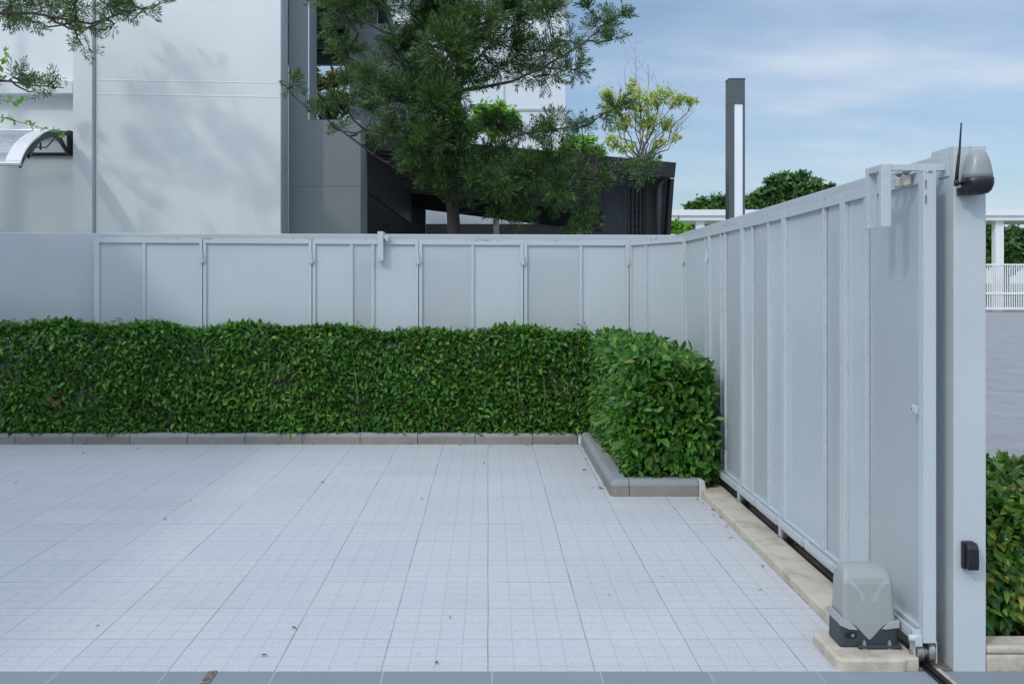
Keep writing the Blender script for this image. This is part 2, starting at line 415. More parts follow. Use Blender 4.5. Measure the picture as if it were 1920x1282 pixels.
h.l(vm.outputs[0],bg.inputs[0]); bg.inputs[1].default_value=.10
S.view_settings.view_transform='Standard'; S.view_settings.look='None'; S.view_settings.gamma=1; S.view_settings.exposure=0.34

# ================================================================== SETTING
def sheet(name,mat,x0,x1,y0,y1,z): return tag(MB().quad((x0,y0,z),(x1,y0,z),(x1,y1,z),(x0,y1,z)).build(name,mat),kind='structure')
sheet('ground',M['grass'],-400,400,-200,600,-.03)
sheet('driveway_paving',M['paving'],-14,1.444,3.887,9.29,0)
sheet('pavement_slabs',M['slab'],-14,6,-.6,3.8868,0)
sheet('road',M['asphalt'],1.9,90,4.02,51.3,-.012)
sheet('road_behind',M['asphalt'],-90,90,-40,-.6,-.012)
sheet('far_verge',M['sand'],1.9,90,51.304,52.2,-.008)
sheet('planting_bed',M['soil'],-14,.98,9.35,9.76,.055)
sheet('planting_bed_return',M['soil'],.88,1.56,7.12,9.6,.058)
# concrete strip beside the track
st=MB()
st.box(1.446,1.622,3.90,9.5,-.02,.045)
st.build('concrete_strip',M['sand'],bevel=.008); tag(bpy.data.objects['concrete_strip'],kind='structure')
tb=MB(); tb.box(1.6225,1.743,3.90,9.5,-.02,.004); tb.box(1.7432,1.774,4.092,9.5,-.02,.004)
tag(tb.build('track_bed',M['dirtconc']),kind='structure')
# rounded plinth under the motor
pl=[]
def rr(x0,x1,y0,y1,r,z,n=5,rs=None):
    out=[]; rs=rs or [r]*4
    for (cx,cy,a0),q in zip(((x1,y0,-90),(x1,y1,0),(x0,y1,90),(x0,y0,180)),rs):
        sx=-1 if cx==x1 else 1; sy=1 if cy==y0 else -1
        for k in range(n+1):
            a=R(a0+90*k/n); out.append(Vector((cx+sx*q+math.cos(a)*q, cy+sy*q+math.sin(a)*q, z)))
    return out
pb=MB(); ps=[.05,.012,.05,.035]
pb.rings([rr(1.31,1.588,3.884,4.225,.04,-.004,rs=ps),rr(1.31,1.588,3.884,4.225,.04,.036,rs=ps),rr(1.314,1.584,3.889,4.221,.04,.043,rs=ps),rr(1.322,1.578,3.897,4.213,.04,.047,rs=[.045,.01,.045,.03])])
tag(pb.build('motor_plinth',M['sand'],bevel=0),kind='structure')
# kerbs: separate stones with open joints, rounded top
def kerb_run(mb,a,b,nrm,L,h=.098,w=.11):
    """stones from a to b; nrm points to the inner (planted) side"""
    a=Vector(a); b=Vector(b); nrm=Vector(nrm); D=(b-a); T=D.length; d=D.normalized(); t=0; first=True
    while t<T-1e-3:
        l=min(L,T-t); j=.0025
        prof=[(0,0),(0,h-.035),(.008,h-.016),(.02,h-.005),(.035,h),(w,h),(w,0)]
        dz=rnd(-.002,.002); dy=rnd(-.003,.003)
        r0=[a+d*(t+j)+nrm*(u+dy)+Vector((0,0,v+(dz if v else 0))) for u,v in prof]; r1=[a+d*(t+l-j)+nrm*(u+dy)+Vector((0,0,v+(dz if v else 0))) for u,v in prof]
        mb.prism(r0,(r1[0]-r0[0])); t+=l
kb=MB(); kerb_run(kb,(-14.02,9.285,0),(.80,9.285,0),(0,1,0),.515)
tag(kb.build('kerb_back',M['kerb']),kind='structure')
kb=MB(); kerb_run(kb,(.832,9.27,0),(.832,7.13,0),(1,0,0),.70,h=.112)
# rounded corner stone
co2=[]
prof=[(0,0),(0,.077),(.008,.096),(.02,.107),(.035,.112)]
rg=[]
for u,v in prof:
    rg.append([Vector((.832+.0+u,7.128,v)),Vector((.832+u,7.075+u*.3,v)),Vector((.845+u*.8,7.047+u,v)),Vector((.872+u*.3,7.035+u,v)),Vector((.955,7.035+u,v)),Vector((.955,7.128,v))])
kb.rings(rg)
kerb_run(kb,(.958,7.035,0),(1.43,7.035,0),(0,1,0),.5,h=.112)
tag(kb.build('kerb_return',M['kerb']),kind='structure')
mo=MB(); mo.hexa([(1.432,7.032,-.003),(1.492,7.04,-.003),(1.488,7.15,-.003),(1.432,7.15,-.003)],[(1.432,7.045,.112),(1.476,7.055,.104),(1.474,7.15,.104),(1.432,7.15,.113)])
mo.hexa([(.803,9.29,-.002),(.838,9.272,-.002),(.85,9.40,-.002),(.803,9.40,-.002)],[(.803,9.31,.10),(.836,9.295,.103),(.85,9.40,.103),(.803,9.40,.10)])
tag(mo.build('kerb_mortar',M['mortar'],bevel=.012,seg=3),kind='structure')
# sandy kerb outside
kb=MB(); kb.box(1.868,6,3.889,4.0,-.02,.062); kb.box(1.868,6,3.8875,4.01,.0625,.094)
tag(kb.build('outer_kerb',M['sand'],bevel=.012,seg=3),kind='structure')
sheet('outer_bed',M['soil'],1.868,6,4.01,5.2,.05)
# gutter of pebbles between two slabs
gp=MB()
for i in range(160):
    t=rnd(0,1); y=3.882-t*.12; x=X(400,3.882)+rnd(-.02,.02)*.8
    r=rnd(.002,.0045); gp.tube([(x,y,.001),(x+rnd(-.003,.003),y+r*1.4,.003)],[r,r*.7],5)
tag(gp.build('pebbles',M['dirtconc']),kind='stuff',label='dark grit lying in the gap between two slate slabs'); 

# ================================================================== BOUNDARY WALLS, PILLAR
w=empty('boundary_wall',(-4,9.78,0),'long smooth grey garden wall behind the folded gate and the straight hedge','wall')
zl,zr=Z(426,9.78),Z(437,9.78)
xl,xr=-14,1.775
def zt(x): return Z(432,9.78)+( -.040)*(x-X(175,9.78))/5.05
mb=MB(); mb.hexa([(xl,9.78,-.03),(xr,9.78,-.03),(xr,9.93,-.03),(xl,9.93,-.03)],[(xl,9.78,zt(-4.9)),(xr,9.78,zt(xr)),(xr,9.93,zt(xr)),(xl,9.93,zt(-4.9))])
mb.build('wall',M['wall'],w,bevel=.006)
w=empty('boundary_wall',(1.82,7,0),'grey side wall running straight back behind the sliding gate to the pillar','wall')
mb=MB(); mb.hexa([(1.777,4.09,-.03),(1.866,4.09,-.03),(1.866,9.93,-.03),(1.777,9.93,-.03)],[(1.777,4.09,1.958),(1.866,4.09,1.958),(1.866,9.93,zt(xr)),(1.777,9.93,zt(xr))])
mb.build('wall',M['wall'],w,bevel=.004)
pr=MB(); pr.box(1.745,1.866,3.887,4.0895,-.03,1.968)
o=pr.build('gate_pillar',M['pillar'],bevel=.004); tag(o,'tall square grey pillar at the near end of the gate carrying the flashing lamp','pillar')

# ================================================================== THE GATE
gate=empty('folding_sliding_gate',(1.655,6.5,0),'long grey steel gate of hinged plain and perforated panels turning the corner on a track','gate')
T=.048     # frame depth
def panel(A,B,za,zb,mulls,kinds,zbot=.104,stl=.028,str_=.028,hinge=True,name='gate_panel'):
    """A,B: (x,y) ends of the front face seen by the driveway (left to right); mulls: fractions; kinds: p plain, h perforated"""
    A=Vector((A[0],A[1],0)); B=Vector((B[0],B[1],0)); D=B-A; L=D.length; d=D/L; n=Vector((-d.y,d.x,0))   # n points away from the viewer
    g=.004
    def Pt(u,v,w): return A+d*u+n*w+Vector((0,0,v))
    def top(u): return za+(zb-za)*u/L
    fr=MB()
    def bar(u0,u1,v0,v1,w0,w1,top0=None,top1=None,bot0=None,bot1=None):
        b0=v0 if bot0 is None else bot0; b1=v0 if bot1 is None else bot1; t0=v1 if top0 is None else top0; t1=v1 if top1 is None else top1
        return ([Pt(u0,b0,w0),Pt(u1,b1,w0),Pt(u1,b1,w1),Pt(u0,b0,w1)],[Pt(u0,t0,w0),Pt(u1,t1,w0),Pt(u1,t1,w1),Pt(u0,t0,w1)])
    fr.hexa(*bar(g,g+stl,zbot,0,0,T,top(g),top(g+stl)))
    fr.hexa(*bar(L-g-str_,L-g,zbot,0,0,T,top(L-g-str_),top(L-g)))
    a,b=g+stl+.0003,L-g-str_-.0003; h=.046
    fr.hexa(*bar(a,b,0,0,0.0008,T-.0008,top(a),top(b),top(a)-h,top(b)-h))
    fr.hexa(*bar(a,b,.108,.150,.0008,T-.0008))
    o=fr.build(name,M['gate_frame'],gate,bevel=.0018)
    ed=[a]+[a+(b-a)*m for m in mulls]+[b]
    for m in mulls:
        u=a+(b-a)*m; q=MB().hexa(*bar(u-.0125,u+.0125,.1503,0,.004,.036,top(u)-h-.0003,top(u)-h-.0003)); q.build('mullion',M['gate_plain'],o,bevel=.0015)
    for i,k in enumerate(kinds):
        u0=ed[i]+(.0128 if i else 0); u1=ed[i+1]-(.0128 if i<len(kinds)-1 else 0)
        if k=='h':
            q=MB().quad(Pt(u0,.151,.022),Pt(u1,.151,.022),Pt(u1,top(u1)-h-.0005,.022),Pt(u0,top(u0)-h-.0005,.022))
            q.build('perforated_sheet',M['perf'],o,uv=lambda v:((v-A).dot(d),v.z))
            # thin angle bead that holds the sheet
        else:
            q=MB().hexa(*bar(u0,u1,.151,0,.020,.0225,top(u0)-h-.0005,top(u1)-h-.0005)); q.build('plain_sheet',M['gate'],o)
        bd=MB()
        for (c0,c1) in ((u0,u0+.006),(u1-.006,u1)):
            bd.hexa(*bar(c0,c1,.1505,0,.011,.0195,top(c0)-h-.0006,top(c1)-h-.0006))
        bd.each('glazing_bead',M['gate_plain'],o)
    if hinge:
        hz=top(0)-.185
        for zc in (hz,.42):
            hb=MB(); c=Pt(.0,zc,-.011)
            hb.cyl(c+Vector((0,0,-.045)),c+Vector((0,0,-.002)),.013,14); hb.cyl(c+Vector((0,0,.002)),c+Vector((0,0,.045)),.010,14)
            hb.hexa(*bar(-.022,.022,zc-.012,zc+.03,-.006,-.0002)) if False else None
            hb.hexa(*bar(.010,.028,zc-.03,zc+.028,-.010,-.0004))
            hb.hexa(*bar(-.028,-.010,zc-.035,zc-.005,-.010,-.0004))
            hb.build('hinge',M['gate_plain'],o,bevel=.001)
    return o
YB=9.60
bx=[X(p,YB) for p in (175,380,585,785,982,1180)]
bz=[1.862,1.856,1.850,1.843,1.838,1.833]
def frac(p,p0,p1): return (p-p0)/(p1-p0)
bk=[([.445],'hp'),([],'p'),([.36,.575],'php'),([.515],'hp'),([.545],'hp')]
for i in range(5):
    panel((bx[i],YB),(bx[i+1],YB),bz[i],bz[i+1],*bk[i],hinge=i>0,stl=.05 if i==0 else .028)
XG=1.632
ys=[8.63,7.69,6.69,5.75,4.79,3.885]
zs=[1.833,1.838,1.845,1.852,1.866,1.876]
panel((bx[5],YB),(XG,ys[0]),bz[5],zs[0],[.30],'pp')
sd=[([.86],'pp'),([.36,.50],'pph'),([.24,.66],'php'),([.72],'ph'),([.30],'ph')]
for i in range(5):
    # mullion places measured on the photo, turned to lengths along the panel
    panel((XG,ys[i]),(XG,ys[i+1]),zs[i],zs[i+1],*sd[i],hinge=i<2,str_=.048 if i==4 else .028)
# gear rack bars along the foot of the near panels
for k,(y0,y1) in enumerate(((7.70,7.22),(7.21,6.70),(6.69,6.23),(6.22,5.76),(5.75,5.28),(5.27,4.80),(4.79,4.33),(4.32,3.90))):
    rk=MB(); y0,y1=y1+.004,y0-.004
    rk.box(1.598,1.608,y0,y1,.122,.150)
    for yy in (y0,y1-.018): rk.box(1.6082,1.6305,yy,yy+.018,.126,.146)
    rk.box(1.618,1.6302,y0+.0182,y1-.0182,.118,.128)
    ym=(y0+y1)/2
    n=int((y1-y0)/.0126)
    for i in range(n): rk.box(1.600,1.614,y0+i*.0126,y0+i*.0126+.0065,.108,.1218)
    rk.build('gear_rack',M['gate_plain'],gate)
    bo=MB()
    for yy in (y0+.009,y1-.009): bo.cyl((1.5945,yy,.136),(1.5978,yy,.136),.0045,8)
    bo.each('rack_bolt',M['zinc'],gate)
# wheels
for y in (3.945,4.80,5.74,6.69,7.68,8.62):
    br=MB(); br.box(1.612,1.617,y-.022,y+.022,.03,.1215); br.box(1.690,1.695,y-.03,y+.03,.02,.1035)
    b=br.each('wheel_bracket',M['gate_plain'],gate,bevel=.001)[0]
    wb=MB()
    r=.038
    for xa,xb in ((1.6185,1.647),(1.662,1.689)):
        wb.tube([(xa,y,r+.016),(xa+.003,y,r+.016),(xb-.003,y,r+.016),(xb,y,r+.016)],[r-.003,r,r,r-.003],28)
    wb.cyl((1.6475,y,r+.016),(1.6615,y,r+.016),.024,24)
    wb.build('wheel',M['steel'],b)
    MB().cyl((1.602,y,r+.016),(1.6115,y,r+.016),.011,6).build('axle_bolt',M['zinc'],b)
# lug on the end stile, end stop
lg=MB(); yy=3.95; c=Vector((1.6205,yy,Z(767,3.95)))
ring=[c+Vector((0,.0-.024*math.cos(a)*1.0+.006,.024*math.sin(a))) for a in [R(x) for x in range(0,360,20)]]
lg=MB(); lg.cyl((1.617,3.962,c.z),(1.6312,3.962,c.z),.017,20); lg.box(1.618,1.6312,3.93,3.962,c.z-.013,c.z+.013)
lg.build('lock_lug',M['gate_plain'],gate,bevel=.001)
MB().cyl((1.6165,3.962,c.z),(1.6169,3.962,c.z),.005,12).build('lug_hole',M['anthra'],gate)
es=MB(); es.cyl((1.585,3.91,.118),(1.618,3.905,.118),.013,14); es.box(1.604,1.6305,3.892,3.94,.09,.128)
es.build('end_stop',M['gate_plain'],gate,bevel=.002)
# stain marks on the stile
sm=MB()
for z0,w0 in ((1.832,.004),(1.815,.003),(1.775,.005),(1.758,.004)):
    sm.box(1.637,1.637+w0,3.8838,3.8846,z0-.009,z0+.007)
sm.each('paint_chip',M['anthra'],gate)

# track
tr=empty('gate_track',(1.655,6,0),'black steel rail set in concrete under the sliding gate','rail')
mb=MB(); mb.box(1.648,1.662,1.2,8.6,.0045,.016); mb.box(1.634,1.641,1.2,8.6,.0045,.010); mb.box(1.669,1.676,1.2,8.6,.0045,.010); mb.box(1.6405,1.6475,1.2,8.6,.0045,.006); mb.box(1.6625,1.6685,1.2,8.6,.0045,.006)
mb.build('rail',M['rail'],tr)
mb=MB(); mb.box(1.681,1.698,1.2,3.899,-.001,.006); mb.build('rail_bedding',M['sand'],tr)

# guide brackets
gb=empty('guide_bracket',(1.745,4.0,1.86),'grey guide frame with two nylon rollers over the near gate end beside the pillar','gate bracket')
mb=MB(); z1=Z(308,3.96); zb=Z(426,3.96); t=.026; a0,a1=1.495,1.533
mb.box(a0,a1,3.945,3.973,zb,z1)                      # near arm
mb.box(a0,a1,4.086,4.114,zb,z1-.0005)                # far arm
mb.box(a0+.001,a1-.001,3.9735,4.0855,z1-t,z1-.001)
mb.box(a1+.0005,1.7395,3.947,3.971,z1-t,z1-.001)
mb.box(a1+.0005,1.760,4.088,4.112,z1-t,z1-.001)
mb.build('bracket_frame',M['gate_plain'],gb,bevel=.002)
MB().box(1.7397,1.7448,3.925,4.02,Z(334,3.99),Z(297,3.99)+.005).build('wall_plate',M['gate_frame'],gb,bevel=.002)
MB().box(1.600,1.624,3.9735,4.0855,z1-t-.001,z1-t+.006).build('roller_bar',M['gate_frame'],gb)
for y in (3.995,4.068):
    b=MB(); b.cyl((1.611,y,1.845),(1.611,y,1.8995),.006,10); b.cyl((1.611,y,1.872),(1.611,y,1.884),.013,6)
    r=b.build('roller_bolt',M['steel'],gb)
    MB().tube([(1.611,y,1.827),(1.611,y,1.830),(1.611,y,1.862),(1.611,y,1.865)],[.016,.0185,.0185,.016],20).build('guide_roller',M['roller'],r,smooth=False)
gb=empty('guide_bracket',(X(714,9.6),9.78,1.9),'short grey guide arm hooked over the folded gate from the far garden wall','gate bracket')
mb=MB(); x0=X(708,9.56); x1=X(719,9.56); 
mb.box(x0,x1,9.548,9.59,Z(489,9.56),Z(434,9.56)); mb.box(x0+.001,x1-.001,9.5905,9.779,Z(434,9.56)-.045,Z(434,9.56)-.001)
mb.build('bracket_frame',M['gate_plain'],gb,bevel=.002)
MB().box(x1+.0005,x1+.05,9.56,9.59,Z(448,9.56),Z(440,9.56)).build('roller_bar',M['gate_frame'],gb,bevel=.001)
MB().cyl((x1+.035,9.575,Z(452,9.56)),(x1+.035,9.575,Z(441,9.56)-.002),.02,14).build('guide_roller',M['roller'],gb)

# ================================================================== GATE MOTOR
mt=empty('gate_motor',(1.47,4.08,.047),'grey plastic sliding gate motor with dark base bolted on the concrete plinth','gate motor')
x0,x1,y0,y1=1.3655,1.580,4.015,4.150
bs=MB(); z0=.0475
bs.rings([rr(x0-.004,x1+.004,y0-.006,y1,.012,z0),rr(x0-.006,x1+.006,y0-.008,y1,.014,z0+.01),rr(x0-.004,x1+.005,y0-.006,y1,.014,z0+.10)])
bs.build('motor_base',M['plastic_navy'],mt,bevel=.0015)
fl=MB(); fl.box(x0+.058,x1+.008,y0-.034,y0-.0085,z0+.004,z0+.014); fl.build('mounting_flange',M['plastic_navy'],mt,bevel=.003)
for fx in (.083,.180):
    b=MB(); b.cyl((x0+fx,y0-.020,z0+.0005),(x0+fx,y0-.020,z0+.004),.013,16); b.cyl((x0+fx,y0-.020,z0+.0142),(x0+fx,y0-.020,z0+.024),.010,6); b.cyl((x0+fx,y0-.020,z0+.0245),(x0+fx,y0-.020,z0+.032),.005,10)
    b.build('anchor_bolt',M['zinc'],mt)
kl=MB(); c=Vector((x0+.035,y0-.0083,z0+.048))
kl.rings([[c+Vector((.024*math.cos(a),0,.012*math.sin(a))) for a in [2*math.pi*k/20 for k in range(20)]],[c+Vector((.024*math.cos(a),-.0035,.012*math.sin(a))) for a in [2*math.pi*k/20 for k in range(20)]]])
k=kl.build('release_lock',M['plastic_black'],mt,bevel=.001); MB().cyl(c+Vector((.006,-.0037,0)),c+Vector((.006,-.006,0)),.0065,14).build('lock_core',M['zinc'],k)
# cover: rings of rounded rectangles; the front face drops to a V-shaped tongue
cv=MB(); rings=[]
H=[(.090,0,-.0046),(.12,.001,-.0032),(.18,.003,.0005),(.24,.005,.004),(.262,.008,.009),(.278,.014,.017),(.290,.023,.030),(.297,.036,.045),(.3005,.055,.060)]
for hz,ix,iy in H:
    rings.append(rr(x0+.004+ix,x1-.004-ix,y0-.004+iy*1.3,y1-.002-iy*.4,.018,z0+hz,n=6))
cv.rings(rings); cv.build('motor_cover',M['plastic_grey'],mt,smooth=False,bevel=.002)
# lighter rim band around the cover, lower at the front middle
rim=MB(); yf=y0-.0125; 
L0=x0-.008; R0=x1+.008
pts=[(L0,.098),(L0+.035,.078),(L0+.065,.074),(L0+.085,.068),((L0+R0)/2,.026),(R0-.085,.068),(R0-.055,.076),(R0,.086),(R0,.112),(R0-.012,.114),(R0-.045,.098),(R0-.062,.096),(L0+.062,.096),(L0+.042,.100),(L0+.004,.124),(L0,.124)]
# tongue of the cover
tg=MB(); xm=(x0+x1)/2
tpts=[(xm-.072,.096),(xm-.046,.076),(xm-.004,.030),(xm+.004,.030),(xm+.046,.076),(xm+.072,.096)]
tg.prism([Vector((p[0],y0-.0102,z0+p[1])) for p in tpts],(0,.008,0)); tg.build('cover_tongue',M['plastic_grey'],mt,bevel=.002)
rm=MB()
outl=[(L0,.086),(L0+.034,.071),(L0+.064,.068),(xm-.047,.0715),(xm-.0735,.0965),(L0+.048,.0975),(L0+.036,.101),(L0,.122)]
rm.prism([Vector((p[0],y0-.0125,z0+p[1])) for p in outl],(0,.010,0))
outl=[(R0,.076),(R0,.104),(R0-.016,.104),(xm+.0745,.0965),(xm+.048,.0715),(R0-.05,.070)]
rm.prism([Vector((p[0],y0-.0125,z0+p[1])) for p in outl],(0,.010,0))
rm.box(L0,L0+.008,y0-.0022,y1,z0+.088,z0+.121); rm.box(R0-.006,R0,y0-.0022,y1,z0+.078,z0+.103)
rm.each('cover_rim',M['plastic_light'],mt,bevel=.0015)
# Y-shaped raised ribs on the front
yr=MB()
def fy(hz):
    for (a,ia,ja),(b,ib,jb) in zip(H,H[1:]):
        if a<=hz<=b: return y0-.004+1.3*(ja+(jb-ja)*(hz-a)/(b-a))
    return y0
for sgn in (-1,1):
    A=[(sgn*.012,.175),(sgn*.02,.205),(sgn*.046,.240),(sgn*.070,.262)]; B=[(sgn*.030,.175),(sgn*.038,.205),(sgn*.062,.236),(sgn*.084,.252)]
    for i in range(3):
        q=[Vector((xm+A[i][0],fy(A[i][1])-.0012,z0+A[i][1])),Vector((xm+B[i][0],fy(B[i][1])-.0012,z0+B[i][1])),Vector((xm+B[i+1][0],fy(B[i+1][1])-.0012,z0+B[i+1][1])),Vector((xm+A[i+1][0],fy(A[i+1][1])-.0012,z0+A[i+1][1]))]
        if sgn<0: q.reverse()
        yr.quad(*q)
for o in yr.each('cover_rib',M['plastic_light'],mt): s_=o.modifiers.new('thick','SOLIDIFY'); s_.thickness=.002
pn=MB(); pn.cyl((x1+.006,4.08,.10),(1.600,4.08,.10),.026,16); pn.build('drive_pinion',M['plastic_black'],mt)

# ================================================================== FLASHING LAMP, ANTENNA, PHOTOCELL
fl=empty('flashing_lamp',(1.80,3.886,1.86),'black and smoky grey flashing gate lamp near the top of the pillar','warning lamp')
YL=3.83
def lring(pxl,pxr,py,d0,d1,skew=0):
    x0,x1=X(pxl,YL),X(pxr,YL); z=Z(py,YL); cx=(x0+x1)/2; rx=(x1-x0)/2; cy=(d0+d1)/2; ry=(d1-d0)/2; out=[]
    for k in range(28):
        a=2*math.pi*k/28; c,s_=math.cos(a),math.sin(a); p=.75
        out.append(Vector((cx+rx*math.copysign(abs(c)**p,c),cy+ry*math.copysign(abs(s_)**p,s_),z-skew*math.copysign(abs(c)**p,c))))
    return out
d0,d1=3.775,3.872
dome=MB(); dome.rings([lring(1804,1857,335,d0,d1),lring(1806,1856,325,d0+.001,d1),lring(1810,1853,308,d0+.006,d1),lring(1814,1849,294,d0+.014,d1-.002),lring(1818,1846,287,d0+.022,d1-.008),lring(1823,1841,283.5,d0+.035,d1-.02)])
dome.build('lamp_dome',M['lampgrey'],fl,smooth=True)
bb=MB(); bb.rings([lring(1812,1850,363,d0+.02,d1-.004),lring(1807,1855,357,d0+.006,d1),lring(1804,1858.5,346,d0-.001,d1+.002),lring(1803.5,1858.5,335,d0-.002,d1+.002),lring(1806,1857,333.8,d0+.002,d1)])
bb.build('lamp_base',M['plastic_black'],fl,smooth=True)
sk=MB()
sk.rings([[Vector((X(p,YL),dd,Z(q,YL))) for p,q in ((1804,342),(1806,322),(1812,334),(1812,346))] for dd in (3.80,3.80+.06)])
mtb=MB(); mtb.box(X(1806,YL),X(1841,YL),3.81,3.8868,Z(365,YL),Z(350,YL)); mtb.build('lamp_foot',M['plastic_black'],fl,bevel=.003)
an=MB(); an.tube([P(1805,344,YL),P(1793,344,YL-.01)],[.006,.006],10); an.cyl(P(1793,349,YL-.01),P(1793,338,YL-.01),.0085,12)
an.tube([P(1793,342,YL-.01),P(1795,318,YL-.01),P(1798,290,YL-.01),P(1798.8,286,YL-.01),P(1802,238,YL-.01),P(1802.5,231,YL-.01)],[.007,.0062,.0055,.0045,.0028,.0034],10)
an.build('antenna',M['plastic_black'],fl,smooth=True)
pc=empty('photocell',(1.80,3.886,.25),'small black photocell box low on the front of the gate pillar','sensor')
mb=MB(); xa,xb=X(1809,3.85),X(1833,3.85); za,zb=Z(1069,3.85),Z(1017,3.85)
mb.box(xa,xb-.003,3.862,3.8868,za,zb); mb.build('sensor_housing',M['plastic_black'],pc,bevel=.006,seg=3)
mb=MB(); ol=[(3.8618,za+.004),(3.838,za+.003),(3.835,za+.03),(3.838,zb-.022),(3.846,zb-.008),(3.8618,zb-.002)]
mb.prism([Vector((xa+.008,y,z)) for y,z in ol],(xb-xa-.008,0,0)); mb.build('sensor_lens',M['plastic_black'],pc,bevel=.002)

# ================================================================== HEDGES
def hedge(name,label,boxes,n,mat,L=(.045,.075),seedd=1,dens_shell=.75,stems=40,height_fn=None,topmat=None):
    """leaves and shoots filling rounded boxes (x0,x1,y0,y1,z0,z1,share)"""
    random.seed(seedd); fol=MB(); wood=MB()
    tot=sum(b[6] for b in boxes)
    for b in boxes:
        x0,x1,y0,y1,z0,z1,sh=b
        k=int(n*sh/tot); cx,cy,cz=(x0+x1)/2,(y0+y1)/2,(z0+z1)/2
        def lump(x,y,z): return .5+.5*math.sin(x*5.1+z*3.3+y*2)*math.cos(x*2.3-z*6.1+1.7)
        for i in range(k):
            r=random.random()
            x=rnd(x0,x1); y=rnd(y0,y1); z=rnd(z0,z1)
            zt_=z1 if height_fn is None else height_fn(x,y,z1)
            sx,sy,sz=x1-x0,y1-y0,zt_-z0
            z=z0+(z-z0)/(z1-z0)*sz
            if r<dens_shell:
                # push to a face that can be seen
                f=random.random()
                dpt=abs(random.gauss(0,.045))
                a_front=sx*sz; a_top=sx*sy*1.6; a_side=sy*sz
                q=f*(a_front+a_top+2*a_side)
                if q<a_front: y=y0+dpt; nrm=Vector((0,-1,0))
                elif q<a_front+a_top: z=zt_-dpt; nrm=Vector((0,0,1))
                elif q<a_front+a_top+a_side: x=x0+dpt; nrm=Vector((-1,0,0))
                else: x=x1-dpt; nrm=Vector((1,0,0))
            else: nrm=Vector((rnd(-.4,.4),-.7,.4))
            # rounded corners at the top and a ragged face
            lm=lump(x,y,z)
            if lm<.20 and random.random()<.35 and nrm.z<.5: continue
            off=(lm-.5)*.05+random.gauss(0,.012)
            p=Vector((x,y,z))+nrm*off
            ex=max(0,(z-(zt_-.12))/.12)
            p.y+= ex*ex*.035 if y<cy else -ex*ex*.03
            if abs(x-x0)<.1: p.x+=ex*ex*.03
            if abs(x-x1)<.1: p.x-=ex*ex*.04
            d=(nrm*.55+rvec()*.8+Vector((0,0,-.25 if nrm.z<.5 else .25))).normalized()
            nn=(Vector((0,-.25,.9))+nrm*.45+rvec()*.55)
            l=rnd(*L); 
            if random.random()<.10: l*=1.3
            leaf(fol,p,d,nn,l,l*rnd(.36,.48),rnd(.05,.3),rnd(.05,.35))
        # shoots that stick out of the top, each with a whorl of leaves
        ns=int(34*(x1-x0)*max(.5,(y1-y0)*2.4))
        for i in range(ns):
            x=rnd(x0+.03,x1-.03); y=rnd(y0+.03,y1-.02); zt_=z1 if height_fn is None else height_fn(x,y,z1)
            hgt=rnd(.01,.055) if random.random()<.8 else rnd(.05,.09)
            b0=Vector((x,y,zt_-.05)); t0=b0+Vector((rnd(-.02,.02),rnd(-.02,.02),.05+hgt))
            wood.tube([b0,t0],[.002,.0013],4,False)
            for j in range(9):
                a=j*2.4+rnd(-.3,.3); u=rnd(.35,1)
                dd=Vector((math.cos(a),math.sin(a),rnd(.0,.5)))
                l=rnd(L[0]*.8,L[1]*.9)*(1.1-.35*u); leaf(fol,b0.lerp(t0,u),dd,Vector((0,0,1))+rvec()*.2,l,l*.42,.15,.3)
    for i in range(stems):
        b=random.choice(boxes); x=rnd(b[0]+.05,b[1]-.05); y=rnd(b[2]+.03,b[3]-.05)
        limb(wood,(x,y,b[4]-.06),(x+rnd(-.15,.15),y+rnd(-.06,.06),b[5]-.12),.006,.002,.15,4,5)
        for j in range(2):
            z=rnd(b[4],b[5]-.2); limb(wood,(x,y,z),(x+rnd(-.2,.2),b[2]+rnd(0,.06),z+rnd(.1,.25)),.0035,.0015,.1,3,4)
    c=boxes[0]; e=empty(name,((c[0]+c[1])/2,(c[2]+c[3])/2,0),label,'hedge')
    wood.build('stem',M['brown'],e); fol.build('foliage',mat,e,smooth=False)
    return e
# straight hedge: height falls a little to the right
hedge('hedge','long straight clipped green hedge behind the back kerb along the driveway',
      [(-5.6,.93,9.33,9.56,.10,1.06,1)],44000,M['hedge'],(.034,.074),11,.78,170,
      lambda x,y,z: Z(609+(x+4.4)*3.6,9.45)+.015*math.sin(x*3.1)+.012*math.sin(x*7.7))
hedge('hedge','short corner hedge with larger leaves between the kerb return and the sliding gate',
      [(.955,1.545,7.13,9.34,.11,.955,1)],15500,M['hedge'],(.052,.092),12,.80,40,
      lambda x,y,z: .985-.036*(9.3-y)-.10*max(0,(x-1.12)/.4)**2)
hedge('hedge','mixed glossy green shrubs outside the pillar behind the sandy kerb',
      [(1.90,2.75,4.06,4.75,.09,.62,1)],9500,M['hedge2'],(.040,.075),13,.8,30,
      lambda x,y,z: .60+.02*math.sin(x*9)+.02*math.sin(y*11)-.05*max(0,x-2.0))
# dry sprig in the straight hedge
ds=MB(); c=P(90,745,9.31)
for i in range(60):
    t=i/60; q=c+Vector((t*.09,-.01+rnd(-.006,.006),-t*.08+.02)); needle(ds,q,Vector((rnd(-.5,.8),rnd(-.6,.2),rnd(-.9,.2))).normalized(),rvec(),.05,.005)
tag(ds.build('dry_sprig',M['dryleaf']),'brown dry needle sprig caught in the face of the long hedge','twig')

